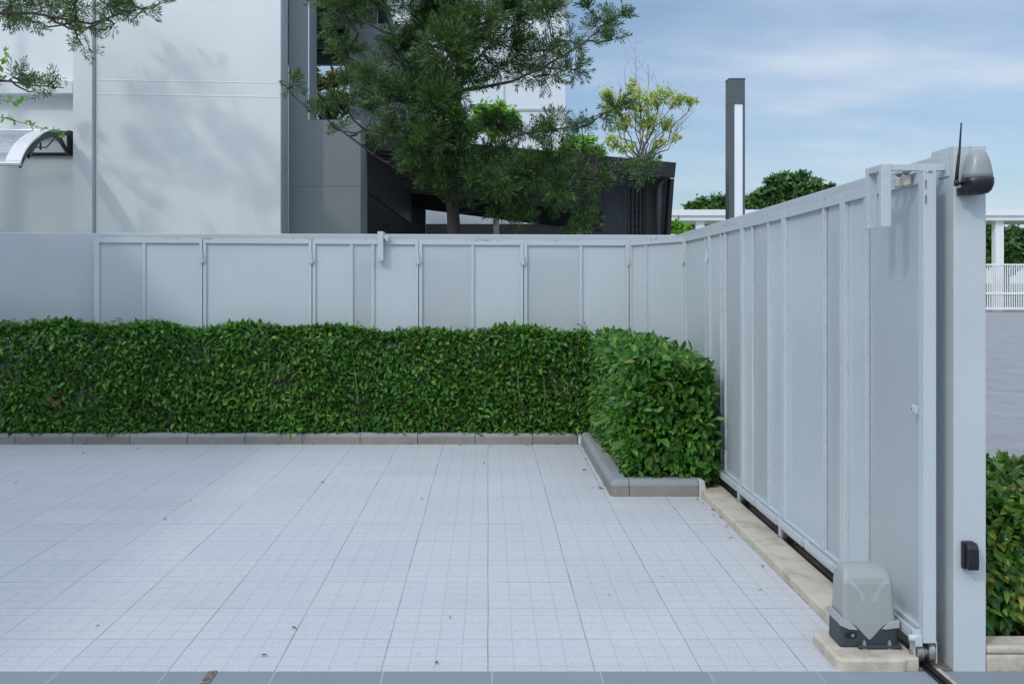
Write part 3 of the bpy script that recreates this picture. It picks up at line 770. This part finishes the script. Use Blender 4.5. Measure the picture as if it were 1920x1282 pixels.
# fallen leaves
random.seed(5)
spots=[(1100,881,'orange dry leaf on the paving beside the kerb return',M['dryleaf'],.05),(1125,914,'crumpled pale brown leaf by the foot of the kerb return corner',M['brown'],.055),(1326,940,'orange leaf scrap where the mortared kerb end meets the strip',M['dryleaf'],.05),(338,831,'reddish leaf lying against the back kerb',M['dryleaf'],.06)]
def flat_leaf(px,py,L,mat,label,group=None):
    y=EYE*F/(py-527); c=Vector((X(px,y),y,.006)); mb=MB(); a=rnd(0,6.28)
    leaf(mb,Vector((0,0,0)),Vector((math.cos(a),math.sin(a),.15)),Vector((0,0,1)),L,L*.4,.3,.3)
    o=mb.build('fallen_leaf',mat); o.location=c; tag(o,label,'leaf',group)
for px,py,lb,mt_,L in spots: flat_leaf(px,py,L,mt_,lb)
for px,py in ((65,824),(142,847),(160,850),(375,832),(375,853),(33,906),(269,918),(356,939),(306,975),(490,1232),(788,937),(840,962),(930,938),(1195,913),(1110,915),(1340,966),(1263,955),(545,1178),(820,1246),(1140,1118),(1238,1083),(188,1174),(700,1020),(845,1160),(1490,1048),(1430,1108),(255,842),(600,905),(905,868)):
    flat_leaf(px,py,rnd(.014,.035),M['darkleaf'],'tiny dark dry leaf crumb lying on the pale paving','leaf crumbs on the paving')

random.seed(77)
for i in range(30):
    if i<16: x_,y_=rnd(-4.2,.75),9.27-abs(random.gauss(0,.05))
    elif i<22: x_,y_=.82-abs(random.gauss(0,.03)),rnd(7.1,9.2)
    else: x_,y_=1.435-abs(random.gauss(0,.02)),rnd(4.3,7.0)
    mb=MB(); a=rnd(0,6.28); leaf(mb,Vector((0,0,0)),Vector((math.cos(a),math.sin(a),.2)),Vector((0,0,1)),rnd(.02,.045),rnd(.008,.016),.3,.3)
    o=mb.build('fallen_leaf',random.choice((M['darkleaf'],M['dryleaf'],M['brown']))); o.location=(x_,y_,.006); tag(o,'tiny dark dry leaf crumb lying on the pale paving','leaf','leaf crumbs on the paving')
# ================================================================== ADDED SHADE BLOCK, HOUSE
shade_block=empty('house',(-9,3,0),'plain grey house block added out of view to shade the left of the driveway','house')  # added unseen block that keeps sun and sky off the left side
mb=MB(); mb.box(-14,-6.6,-2,7.5,-.02,5.3); mb.build('wall',M['wall'],shade_block)
mb=MB(); mb.box(-14,-6.45,-2.2,7.6,5.301,5.45); mb.build('roof_edge',M['house'],shade_block)
for yy in (1.0,4.2):
    f=MB().box(-6.5995,-6.56,yy,yy+1.6,1.0,2.4).build('window_frame',M['anthra'],shade_block); MB().box(-6.5595,-6.55,yy+.06,yy+1.54,1.06,2.34).build('pane',M['plastic_black'],f)
ho=empty('house',(-5,13,0),'large pale grey rendered house with dark roofed loggia behind the garden wall','house')
def hz(py,y=12.05): return Z(py,y)
mb=MB(); mb.box(X(180,12.05),X(526,12.05),12.05,12.49,-.03,9); mb.box(X(180,12.05),-3.7,12.4905,20,-.03,9); mb.build('wall',M['house'],ho)
mb=MB(); mb.box(-14,X(137,12.2),12.2,20,-.03,9); mb.build('wall',M['house'],ho)
mb=MB(); mb.box(X(137,12.0)-.0,X(172,12.0),12.0,20,-.03,9.01); mb.build('pilaster',M['house'],ho)
mb=MB(); mb.box(X(172,12.0)+.0005,X(180,12.05)-.0005,12.11,20,-.03,9.0); mb.build('wall_joint',M['wall'],ho)
mb=MB(); mb.cyl((X(176.5,12.06),12.075,0),(X(176.5,12.06),12.075,hz(60,12.06)),.019,12); mb.build('downpipe',M['wall'],ho)
a,b=X(180,12.05)+.002,X(526,12.05)
for pl_,pr_ in ((150,155.5),(176,182)):
    mb=MB(); z0_,z1_=Z(pl_,12.05),Z(pr_,12.05)
    mb.hexa([(a,12.0478,z0_-.006),(b,12.0478,z1_-.006),(b,12.0495,z1_-.012),(a,12.0495,z0_-.012)],[(a,12.0478,z0_+.003),(b,12.0478,z1_+.003),(b,12.0495,z1_+.006),(a,12.0495,z0_+.006)])
    mb.build('joint_line',M['house'],ho)  # thin proud strip for the groove line across the house wall
mb=MB(); mb.box(-14,X(139,12.05)-.02,12.05,12.199,Z(176,12.05),Z(151,12.05)); mb.build('ledge',M['house'],ho,bevel=.01)
# corner return with narrow ribs
cxr=X(526,12.05)
mb=MB()
for i in range(4): mb.box(cxr+.0005,cxr+.008,12.10+i*.10,12.16+i*.10,0,8.9)
mb.each('corner_rib',M['wall'],ho)
# grey wing behind
y=12.5
mb=MB(); mb.box(cxr+.009,X(676,y),y,13.2,-.03,Z(225,y)); mb.build('wing_wall',M['house_grey'],ho)
mb=MB(); mb.box(cxr+.009,X(576,y),y+.002,13.198,Z(225,y)+.001,9); mb.build('wing_column',M['house_grey'],ho)
mb=MB(); mb.box(cxr+.01,X(676,y)+.001,y-.004,y-.0005,Z(349,y),Z(347,y)); mb.build('joint_line',M['house_grey'],ho)  # thin strip for the seam across the grey wing
mb=MB(); mb.box(X(577,y),X(579.5,y),y+.003,y+.03,Z(224.5,y),8); mb.build('corner_trim',M['white'],ho)
mb=MB(); mb.box(X(655,14),X(792,14),14,17,3.36,Z(45,14)); mb.build('upper_block',M['house_grey'],ho)
lz=EYE+3.6
mb=MB(); mb.box(-3.69,X(655,14)+.4,13.0,17.4,lz+.26,lz+.4); mb.build('loggia_roof',M['black'],ho)
for yb in (13.5,14.7,16.0,17.25):
    MB().box(-3.69,X(655,14)+.3,yb,yb+.14,lz-.0,lz+.2599).build('roof_beam',M['house_grey'],ho)
for i in range(14):
    pass
sl_=MB()
for i in range(40): sl_.box(-3.69,X(655,14)+.3,13.05+i*.107,13.05+i*.107+.03,lz+.215,lz+.2595)
sl_.build('ceiling_slats',M['charcoal'],ho)

# door canopy on the recessed wall
cn=empty('door_canopy',(-6,12.2,3.3),'curved clear door canopy with black side bracket on the pale house wall','canopy')
xb=X(135,12.2)
yw,yf=12.2,10.86
def cpt(t,off=0):   # side curve, t 0 at the wall .. 1 at the front edge (y,z)
    zt_,zf=Z(248,12.2),Z(306,10.86)
    a=t*math.pi/2
    yy=yw-(yw-yf)*(math.sin(a)*.65+t*.35); zz=zf+(zt_-zf)*(math.cos(a)*.8+(1-t)*.2)
    return yy,zz+off
sh=MB(); NN=14; xl_=-8.2
for i in range(NN):
    (ya,za),(yb_,zb_)=cpt(i/NN),cpt((i+1)/NN)
    sh.hexa([(xl_,yb_,zb_),(xb-.03,yb_,zb_),(xb-.03,ya,za),(xl_,ya,za)],[(xl_,yb_,zb_+.006),(xb-.03,yb_,zb_+.006),(xb-.03,ya,za+.006),(xl_,ya,za+.006)])
mcl,ntc,bc,oc=newmat('smoky_polycarbonate'); bc.inputs['Base Color'].default_value=(.75,.8,.85,1); bc.inputs['Roughness'].default_value=.25
hh=N(ntc); tt=hh.n('ShaderNodeBsdfTransparent'); mm=hh.n('ShaderNodeMixShader'); mm.inputs[0].default_value=.72; hh.l(bc.outputs[0],mm.inputs[1]); hh.l(tt.outputs[0],mm.inputs[2]); hh.l(mm.outputs[0],oc.inputs[0])
sh.build('canopy_sheet',mcl,cn)
ed=MB()
for x_ in (xb-.03,-6.6):
    ed.rings([[Vector((x_+dx,cpt(i/NN)[0],cpt(i/NN)[1]+dz)) for dx,dz in ((-.13,.007),(.035,.007),(.035,.03),(-.13,.03))] for i in range(3,NN+1)])
ed.each('edge_strip',M['white'],cn)
MB().box(xl_,xb+.01,10.82,10.875,Z(310,10.86)-.01,Z(305,10.86)).build('front_gutter',M['alu'],cn,bevel=.006)
MB().box(xl_,xb-.2,12.13,12.199,Z(255,12.2),Z(244,12.2)).build('wall_profile',M['alu'],cn,bevel=.01)
bk_=MB()
def arc(fn,w,x_,th=.03,n=14):
    bk_.rings([[Vector((x_+dx,fn(i/n)[0],fn(i/n)[1]+dz)) for dx,dz in ((0,0),(th,0),(th,w),(0,w))] for i in range(n+1)])
for x_ in (xb-.02,-6.62):
    arc(lambda t:(cpt(t)[0],cpt(t)[1]-.05),.05,x_)
    bk_.box(x_,x_+.035,12.10,12.199,Z(293,12.2),Z(247,12.2))
    arc(lambda t:(12.1-(12.1-11.05)*t, Z(292,12.1)+(Z(303,11.0)-Z(292,12.1))*t+.26*math.sin(math.pi*t*.95)),.05,x_+.003,.028)
    bk_.box(x_+.004,x_+.02,11.35,11.37,Z(280,11.3),Z(266,11.3))
    for (ya,pa,yb_,pb_) in ((11.9,258,12.12,288),(11.72,260,11.5,277),(11.5,277,11.2,276)):
        bk_.tube([(x_+.015,ya,Z(pa,ya)),(x_+.015,yb_,Z(pb_,yb_))],.008,6)
bk_.box(xb-1.5,xb-.021,12.165,12.199,Z(293,12.2),Z(287,12.2))
bk_.build('bracket',M['plastic_black'],cn)

# ================================================================== CARPORT
cp=empty('carport',(.4,16,0),'black steel carport with slatted underside rising behind the garden wall','carport')
yn,yf2=13.0,21.0
xL,xR=X(676,yn),X(1268,yn)
tl,tr_=Z(250,yn),Z(305,yn)
fb=.19
mb=MB(); mb.hexa([(xL,yn,tl-fb),(xR-.02,yn,tr_-fb),(xR-.02,yn+.06,tr_-fb),(xL,yn+.06,tl-fb)],[(xL,yn,tl),(xR,yn,tr_),(xR,yn+.06,tr_),(xL,yn+.06,tl)])
mb.build('fascia',M['black'],cp)
mb=MB(); mb.hexa([(xL,yn+.0605,tl-.06),(xR,yn+.0605,tr_-.06),(xR,yf2,tr_-.06),(xL,yf2,tl-.06)],[(xL,yn+.0605,tl-.01),(xR,yn+.0605,tr_-.01),(xR,yf2,tr_-.01),(xL,yf2,tl-.01)])
mb.build('roof_sheet',M['black'],cp)
mb=MB()
for i in range(15):
    y_=yn+.35+i*.53
    mb.hexa([(xL+.06,y_,tl-.086),(xR-.1,y_,tr_-.086),(xR-.1,y_+.014,tr_-.086),(xL+.06,y_+.014,tl-.086)],[(xL+.06,y_,tl-.0605),(xR-.1,y_,tr_-.0605),(xR-.1,y_+.014,tr_-.0605),(xL+.06,y_+.014,tl-.0605)])
mb.build('ceiling_slats',painted('slat_steel',(.30,.31,.33),.4,.1),cp)
zt2,zb2=Z(283,yn),Z(354,yn)
MB().box(xL+.005,xL+.055,yn+.0615,yf2,zb2,tl-.061).build('side_beam',M['charcoal'],cp)
MB().hexa([(xL,yf2+.001,Z(389,yf2)),(xR,yf2+.001,Z(436,yf2)),(xR,yf2+.1,Z(436,yf2)),(xL,yf2+.1,Z(389,yf2))],[(xL,yf2+.001,tl-.061),(xR,yf2+.001,tr_-.061),(xR,yf2+.1,tr_-.061),(xL,yf2+.1,tl-.061)]).build('back_beam',M['black'],cp)
MB().box(-3.6,X(770,yf2)-.001,yf2+.16,yf2+.3,-.03,tl-.07).build('back_wall',M['black'],cp)
MB().box(X(770,yf2),X(797,yf2),yf2+.101,yf2+.3,-.03,tl-.07).build('post',M['charcoal'],cp)
MB().box(xL+.005,xL+.2,yf2+.1605-.06,yf2+.159,-.03,2.4).build('post',M['black'],cp)
mb=MB(); 
x0_,x1_=X(1130,yn+.4),X(1250,yn+.4)
mb.box(x0_,X(1170,yn+.4),yn+.4,yn+.45,-.03,tr_-.25); mb.box(X(1170,yn+.4),X(1176,yn+.4),yn+.39,yn+.46,-.03,tr_-.24); mb.box(X(1211,yn+.4),X(1257,yn+.4),yn+.39,yn+.46,-.03,tr_-.1)
mb.build('end_wall',M['charcoal'],cp)
mb=MB()
for i in range(5):
    xx=X(1177+7.5*i,yn+.4); mb.box(xx,xx+.022,yn+.40,yn+.43,-.03,tr_-.26)
for i in range(30): mb.box(X(1176,yn+.4)+.001,X(1211,yn+.4)-.001,yn+.431,yn+.45,.4+i*.09,.4+i*.09+.03)
mb.build('louvre',M['charcoal'],cp)
MB().box(X(1176,yn+.4)+.001,X(1211,yn+.4)-.001,yn+.4505,yn+.46,-.03,tr_-.26).build('louvre_backing',M['black'],cp)
mb=MB()
for p0,p1,q0,q1 in ((1262,1268,1253,1257),):
    mb.hexa([(X(1249,yn),yn+.02,1.9),(X(1256,yn),yn+.02,1.9),(X(1256,yn),yn+.25,1.9),(X(1249,yn),yn+.25,1.9)],[(X(1258,yn),yn+.02,tr_-.20),(X(1265,yn),yn+.02,tr_-.20),(X(1265,yn),yn+.25,tr_-.20),(X(1258,yn),yn+.25,tr_-.20)])
mb.build('end_fin',M['black'],cp)
mb=MB(); yp=yn+.2; mb.tube([(X(1237,yp),yp,1.5),(X(1237,yp),yp,Z(352,yp)),(X(1238.5,yp),yp,Z(346,yp)),(X(1244,yp),yp+.02,Z(343,yp))],.042,12); mb.build('rain_pipe',M['anthra'],cp,smooth=True)
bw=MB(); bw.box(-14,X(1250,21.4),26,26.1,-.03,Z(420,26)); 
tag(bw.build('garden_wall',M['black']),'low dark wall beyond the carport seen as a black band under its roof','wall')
lw=empty('neighbour_wall',(0,27,0),'pale plain wall seen as a light strip beneath the carport roof','wall')
MB().hexa([(X(797,27),27,-.03),(X(1060,27),27,-.03),(X(1060,27),27.1,-.03),(X(797,27),27.1,-.03)],[(X(797,27),27,Z(392,27)),(X(1060,27),27,Z(417,27)),(X(1060,27),27.1,Z(417,27)),(X(797,27),27.1,Z(392,27))]).build('wall',M['wall'],lw)
# far white house
fh=empty('neighbour_house',(0,32,0),'white flat-roofed house far behind the needle tree and carport','house')
yh=30
MB().box(X(700,yh),X(1060,yh),yh,yh+8,-.03,Z(12,yh)).build('wall',M['house_far'],fh)
MB().box(X(690,yh),X(1064,yh),yh-.15,yh+8,Z(12,yh)+.001,Z(-6,yh)).build('roof_edge',M['wall'],fh)
MB().box(X(880,yh),X(1060,yh),yh-.03,yh-.001,Z(208,yh),Z(204,yh)).build('string_course',M['wall'],fh)
MB().box(X(944,yh),X(946,yh),yh-.03,yh-.001,Z(203.5,yh),Z(12,yh)).build('downpipe',M['wall'],fh)
MB().box(X(880,yh),X(925,yh),yh-.03,yh-.001,Z(203,yh),Z(196,yh)).build('window',M['charcoal'],fh)

# ================================================================== STREET LAMP, WALKWAY, FENCE
yl=13.0
lp=empty('street_lamp',(X(1382,yl),yl,0),'dark grey square lamp post with tall opal light panel beyond the side wall','street lamp')
a,b=X(1367,yl),X(1397,yl); zc=Z(195,yl); zt_=Z(149,yl)
mb=MB(); mb.box(a,b,yl,yl+.2,zc,zt_); mb.build('lamp_cap',M['anthra'],lp,bevel=.004)
MB().box(a-.004,b+.004,yl-.004,yl+.204,zt_+.0003,zt_+.014).build('lamp_lid',M['anthra'],lp)
for (u0,u1) in ((a,X(1377,yl)),(X(1393,yl),b)): MB().box(u0,u1,yl,yl+.2,0,zc-.0005).build('post_profile',M['anthra'],lp,bevel=.003)
MB().box(a+.01,b-.01,yl+.196,yl+.2,.001,zc-.001).build('post_back',M['anthra'],lp)
MB().box(X(1377,yl)+.0005,X(1393,yl)-.0005,yl+.012,yl+.19,.8,zc-.001).build('light_panel',M['diffuser'],lp)
yw2=50
wk=empty('walkway_canopy',(17,yw2,0),'long white flat canopy on slim columns across the road','canopy')
MB().box(X(1235,yw2),40,yw2,yw2+4,Z(404,yw2),Z(393,yw2)).build('roof',M['white'],wk)
MB().box(X(1238,yw2),40,yw2+.1,yw2+3.8,Z(413,yw2),Z(404,yw2)-.001).build('soffit',M['white'],wk)
for cx_ in (10.3,17.55,24.8,32.05): MB().box(cx_-.2,cx_+.2,yw2+.3,yw2+.7,-.02,Z(413,yw2)-.001).build('column',M['white'],wk)
fe=empty('picket_fence',(26,49.6,0),'white upright bar fence in front of the canopy across the road','fence')
mb=MB(); 
for i in range(95):
    x_=20+i*.107; mb.box(x_,x_+.05,49.6,49.63,.05,Z(494,49.6))
mb.build('pickets',M['white'],fe)
MB().box(20,30.2,49.57,49.599,Z(552,49.6),Z(548,49.6)).build('rail',M['white'],fe); MB().box(20,30.2,49.57,49.599,.1,.2).build('rail',M['white'],fe)
MB().box(20,30.2,49.57,49.599,Z(497,49.6)-.02,Z(495,49.6)-.02).build('rail',M['white'],fe)

# ================================================================== TREES
def nearest(pts,c): return min(pts,key=lambda q:(q-c).length+(.5 if q.z>c.z+.1 else 0))
def needle_tree(name,label,trunk,rad,branches,clumps,yc,dens,nl=.075,seedd=3):
    random.seed(seedd)
    e=empty(name,(trunk[0].x,trunk[0].y,0),label,'tree')
    tw=MB(); tw.tube(trunk,rad,12,True); tw.build('trunk',M['bark'],e,smooth=True)
    wood=MB(); fol=MB(); sk=list(trunk)
    for pts,r0,r1 in branches:
        n=len(pts); wood.tube(pts,[r0+(r1-r0)*i/(n-1) for i in range(n)],6,False)
        for a,b in zip(pts,pts[1:]):
            for t in (0,.25,.5,.75): sk.append(a.lerp(b,t))
    for cl1 in clumps:
        px,py,r=cl1[:3]; dy=cl1[3] if len(cl1)>3 else rnd(-.75,.75)
        c=P(px,py,yc+dy); rm=r*yc/F
        nb=nearest(sk,c)
        cps=limb(wood,nb,c,.012,.005,.12,5,5)
        sk += cps[2:]
        k=max(5,int(dens*(rm/.3)**2*rnd(.85,1.15)))
        nsub=max(3,k//7)
        subs=[]
        for i in range(nsub):
            v=rvec(); v=Vector((v.x,v.y*.9,v.z*.75)); q=c+v*rm*rnd(.25,.6); limb(wood,c,q,.005,.002,.1,3,4); subs.append((q,v))
        for i in range(k):
            q,v=random.choice(subs); t=random.random()
            p0=c.lerp(q,.2+.8*t)
            out=(p0-c); out = out.normalized() if out.length>1e-4 else rvec()
            d=(out*.8+rvec()*.6+Vector((0,0,.25))).normalized()
            needle_twig(fol,wood,p0,d,rm*rnd(.5,1.0)*.75+.05,nl)
    wood.build('branches',M['bark'],e); fol.build('crown',M['needle'],e)
    return e
YC=11.2
tk=[P(850,760,YC),P(851,430,YC),P(848,370,YC),P(845,300,YC+.05),P(852,220,YC),P(862,140,YC-.05),P(855,60,YC),P(852,-30,YC),P(850,-160,YC)]
tk[0].z=0
br=[([P(845,385,YC),P(790,345,YC-.2),P(700,290,YC-.3),P(610,222,YC-.35),P(560,190,YC-.35),P(532,158,YC-.35)],.014,.004),
    ([P(860,170,YC),P(900,165,YC-.2),P(960,153,YC-.3),P(1020,125,YC-.2),P(1090,85,YC-.1),P(1130,50,YC)],.022,.005),
    ([P(860,150,YC),P(905,100,YC+.1),P(960,50,YC+.2),P(1000,10,YC+.3)],.02,.006),
    ([P(855,100,YC),P(790,80,YC+.2),P(720,60,YC+.3),P(650,25,YC+.3),P(620,-10,YC+.3)],.018,.005),
    ([P(850,200,YC),P(790,170,YC-.3),P(720,130,YC-.4),P(655,40,YC-.4)],.014,.004),
    ([P(846,350,YC),P(900,342,YC-.1),P(960,350,YC-.2),P(1040,380,YC-.3),P(1100,415,YC-.3)],.014,.004),
    ([P(848,330,YC),P(900,290,YC-.3),P(980,250,YC-.4),P(1060,240,YC-.4),P(1150,205,YC-.3)],.018,.004),
    ([P(848,390,YC),P(920,378,YC+.2),P(1000,360,YC+.4),P(1100,330,YC+.5),P(1210,312,YC+.5)],.016,.004),
    ([P(850,400,YC),P(920,395,YC),P(1000,410,YC)],.008,.003)]
cl_=[(640,20,48),(700,5,50),(618,55,26),(648,95,32),(672,120,20),(745,95,50),(790,45,62),(850,20,60),(835,95,58),(905,45,55),(965,25,50),(1025,25,40),(960,88,46),(1020,95,46),(1070,75,30),(705,150,40),(745,190,55),(785,145,55),(825,195,50),(700,210,34),(665,165,32),(640,195,30),(600,190,25),(550,160,22),(575,205,14),
     (1125,50,34),(1155,30,28),(1150,75,26),(1105,20,24),(1075,130,30),(1030,140,32),(985,140,32),(935,125,36),(760,245,42),(825,265,46),(730,235,30),(865,235,34),(930,232,42),(985,250,36),(1045,245,40),(1090,238,30),(1155,200,30),(1128,222,18),(930,290,34),(965,320,40),(1005,345,42),(1040,372,30),(985,375,36),(900,305,34),(1085,325,30),(1170,312,26),(1205,318,26),(1228,308,18),(1095,415,26),(1060,425,28),(785,300,30),(865,290,30),(700,262,16),(640,245,18),(940,395,26),(900,355,26),(810,340,22),(900,85,40),(820,150,40),(880,150,36),(1060,280,24),(1120,290,20),
     (842,175,40,-.4),(850,235,38,-.35),(836,285,38,-.4),(848,325,30,-.3),(820,215,45,-.6),(805,265,36,-.7),(855,110,45,-.4),(850,60,45,-.4),(815,330,28,-.3),(1000,330,40,-.5),(1050,350,30,-.5),(1090,380,26,-.3),(980,410,26,-.3),(880,260,32,-.5),(940,345,40,-.5),(900,325,34,-.5),(1030,300,32,-.5),(1120,335,26,-.4),(735,300,24,-.4),(770,280,34,-.5),(930,310,30,.4),(846,360,24,-.25),(870,375,20,-.2),
     (780,-30,60),(860,-50,70),(940,-40,60),(1020,-30,50),(700,-40,55),(850,-110,60),(900,-140,40),(820,-170,40)]
needle_tree('needle_tree','tall dark tree with feathery needle foliage and brown trunk behind the garden wall',tk,[.085,.072,.068,.062,.056,.05,.04,.028,.012],br,cl_,YC,138,.092)
# tree whose branches hang in from the left
Y2=10.9
tk2=[P(-330,760,Y2),P(-320,420,Y2),P(-300,150,Y2),P(-290,-120,Y2),P(-280,-320,Y2)]; tk2[0].z=0
br2=[([P(-300,60,Y2),P(-180,20,Y2-.1),P(-60,25,Y2-.2),P(60,25,Y2-.3),P(170,45,Y2-.3),P(230,25,Y2-.3),P(310,5,Y2-.3)],.025,.004),
     ([P(-305,190,Y2),P(-180,160,Y2-.2),P(-60,140,Y2-.3),P(60,160,Y2-.3),P(120,165,Y2-.3)],.018,.004),
     ([P(120,35,Y2-.3),P(160,70,Y2-.3),P(170,100,Y2-.3)],.006,.003)]
cl2=[(20,8,45),(80,15,42),(140,8,42),(200,8,36),(255,12,28),(300,5,20),(115,45,28),(165,52,28),(215,45,20),(155,85,18),(172,95,12),(30,45,22),(25,145,30),(65,150,28),(100,160,22),(110,140,14),(-30,150,30),(-10,-190,40),(30,-230,45),(70,-170,28),(60,-50,50),(170,-45,45),(75,175,14),(245,38,14),(60,40,26),(225,20,24),(275,28,16)]
needle_tree('needle_tree','needle tree whose feathery branches hang into the top left corner of the view',tk2,[.13,.11,.09,.06,.03],br2,cl2,Y2,105,.082,seedd=9)
# broadleaf sapling with bright leaves, left edge
random.seed(21)
Y3=9.98
e=empty('broadleaf_sapling',(X(-60,Y3),Y3,0),'young tree with bright rounded leaves entering at the left edge above the door canopy','tree')
t3=MB(); b0=P(-60,760,Y3); b0.z=0
tr3=[b0,P(-70,400,Y3),P(-80,200,Y3),P(-75,60,Y3)]; t3.tube(tr3,[.03,.022,.015,.006],8); t3.build('trunk',M['palebark'],e)
wd=MB(); fo=MB()
for pts,r0 in (([P(-78,250,Y3),P(-30,215,Y3),P(10,222,Y3),P(50,233,Y3),P(90,243,Y3),P(128,247,Y3)],.006),([P(-79,200,Y3),P(-30,180,Y3),P(0,188,Y3),P(30,192,Y3),P(48,188,Y3)],.005),([P(-76,120,Y3),P(-30,130,Y3),P(0,125,Y3),P(12,105,Y3),P(8,90,Y3)],.005)):
    wd.tube(pts,[r0*(1-.7*i/(len(pts)-1)) for i in range(len(pts))],5,False)
    for a,b in zip(pts,pts[1:]):
        for k in range(9):
            q=a.lerp(b,rnd(0,1)); l=rnd(.03,.075)
            dd=Vector((rnd(-.5,.9),rnd(-.7,.5),rnd(-1,.95))); leaf(fo,q,dd,rvec()+Vector((0,-.8,.3)),l,l*rnd(.35,.6),.1,.1)
wd.build('branches',M['twig'],e); fo.build('crown',M['bright'],e)

# leafy trees further off
def leafy(name,label,px,py0,yc,clumps,n,mat,L,barkm,limbs=True,seedd=1,tr=.09,squash=.8,fork=None,depth=.8,bare=()):
    random.seed(seedd); base=Vector((X(px,yc),yc,0)); fk=P(*(fork or (px,py0)),yc)
    e=empty(name,base,label,'tree'); t=MB(); mid=base.lerp(fk,.6)+Vector((rnd(-.05,.05),0,0))
    t.tube([base,mid,fk],[tr,tr*.8,tr*.55],9); t.build('trunk',barkm,e,smooth=True)
    wd=MB(); fo=MB(); area=sum(c[2]**2 for c in clumps)
    for (cx_,cy_,r) in clumps:
        rm=r*yc/F; c=P(cx_,cy_,yc+rnd(-1,1)*depth*rm*1.5)
        pts=limb(wd,fk,c,tr*.4,tr*.08,.15,6,5)
        k=int(n*r*r/area); ns=max(3,k//25)
        subs=[]
        for i in range(ns):
            v=rvec(); q=c+Vector((v.x,v.y,v.z*squash))*rm*rnd(.45,.95); subs.append(q); 
            limb(wd,pts[-2],q,tr*.08,tr*.03,.12,3,4)
        for i in range(k):
            q=random.choice(subs)+rvec()*rm*abs(random.gauss(0,.40))
            l=rnd(.7,1.2)*L; leaf(fo,q,rvec()+Vector((0,0,-.2)),Vector((0,-.3,1))+rvec()*.7,l,l*.5,.15,.2)
    for a in bare:
        pts=limb(wd,fk,P(a[0],a[1],yc),tr*.25,tr*.05,.1,6,4)
        for i in range(7):
            s=pts[random.randint(2,6)]; v=Vector((rnd(-.6,.6),rnd(-.3,.3),rnd(.3,1)))*rnd(.25,.6); q=s+v; limb(wd,s,q,tr*.05,tr*.03,.1,3,3)
            limb(wd,s.lerp(q,.5),s.lerp(q,.5)+Vector((rnd(-.3,.3),0,rnd(.1,.4))),tr*.04,tr*.025,.1,2,3)
    wd.build('branches',barkm,e); fo.build('crown',mat,e); return e
leafy('flowering_tree','small airy yellow-green tree with bare top twigs rising behind the right end of the carport',1212,330,22,
   [(1150,190,26),(1165,230,22),(1200,190,26),(1235,180,22),(1265,185,22),(1300,190,14),(1215,225,26),(1250,230,20),(1150,265,18),(1185,165,16),(1270,260,10),(1235,270,14),(1175,280,14),(1135,180,12)],3900,M['yellow'],.075,M['palebark'],seedd=31,tr=.07,fork=(1205,305),bare=((1190,95),(1170,125),(1215,120),(1255,160),(1290,220),(1280,240)))
leafy('green_tree','bright green bushy tree top showing just over the carport roof',1090,320,24,[(1070,275,18),(1100,272,22),(1120,285,14),(1075,290,14)],1100,M['bright'],.13,M['palebark'],seedd=32)
leafy('green_tree','bright green tree top in front of the white neighbour house beside the needle tree',930,300,25,[(905,215,20),(935,205,20),(955,225,18),(890,240,20),(930,240,22)],1300,M['bright'],.14,M['palebark'],seedd=33)
leafy('olive_tree','olive brown tree seen through the opening of the grey loggia',612,260,24,[(595,150,18),(625,150,20),(610,185,24),(640,185,16),(585,200,14),(625,215,20),(650,140,18),(590,130,14),(655,200,20)],2600,M['olive'],.12,M['bark'],seedd=34,tr=.12)
def rain(cx,w,top,bot):
    out=[]
    for i in range(26):
        t=rnd(-1,1); yy=bot-(bot-top)*math.sqrt(max(0,1-t*t))*rnd(.25,.98); out.append((cx+t*w,yy,rnd(11,20)))
    return out
random.seed(40)
leafy('spreading_tree','broad dark green spreading tree far beyond the white canopy, beside the lamp post',1470,440,70,[(1405,385,16),(1420,372,16),(1440,365,16),(1455,345,17),(1475,335,15),(1498,338,15),(1520,352,17),(1540,362,13),(1555,352,8),(1490,360,22),(1460,375,20),(1520,378,20),(1440,385,16),(1490,390,20),(1505,328,7),(1530,343,9)],9000,M['fartree'],.42,M['bark'],seedd=41,tr=.4,squash=.5)
leafy('spreading_tree','lower dark green tree left of the lamp post behind the white canopy',1330,430,72,[(1300,385,10),(1320,380,13),(1345,378,14),(1365,380,14),(1385,388,14),(1330,392,14),(1310,420,10),(1280,425,12),(1265,424,10),(1350,398,14)],3800,M['fartree'],.42,M['bark'],seedd=42,tr=.35,squash=.5)
leafy('green_bush','light green bushes under the white canopy beside the black carport',1272,460,40,[(1262,424,10),(1275,428,10),(1288,430,8)],900,M['bright'],.2,M['palebark'],seedd=43,tr=.1)
leafy('spreading_tree','dense dark green tree behind the white fence right of the pillar',1885,520,62,[(1850,440,18),(1865,430,16),(1862,465,20),(1885,455,20),(1905,440,16),(1925,445,18),(1900,475,20),(1930,480,20),(1845,480,18),(1950,450,25),(1880,485,18),(1820,455,20)],8000,M['fartree'],.38,M['bark'],seedd=44,tr=.35,squash=.8)
# low planting behind the fence
random.seed(50); g=MB()
for i in range(1500):
    x_=rnd(18,34); leaf(g,Vector((x_,rnd(53,56),rnd(0,.7))),rvec()+Vector((0,0,.8)),rvec()+Vector((0,-1,.5)),rnd(.2,.35),.12,.1,.2)
tag(g.build('ground_cover',M['hedge2']),'low green planting along the foot of the white bar fence',kind='stuff')
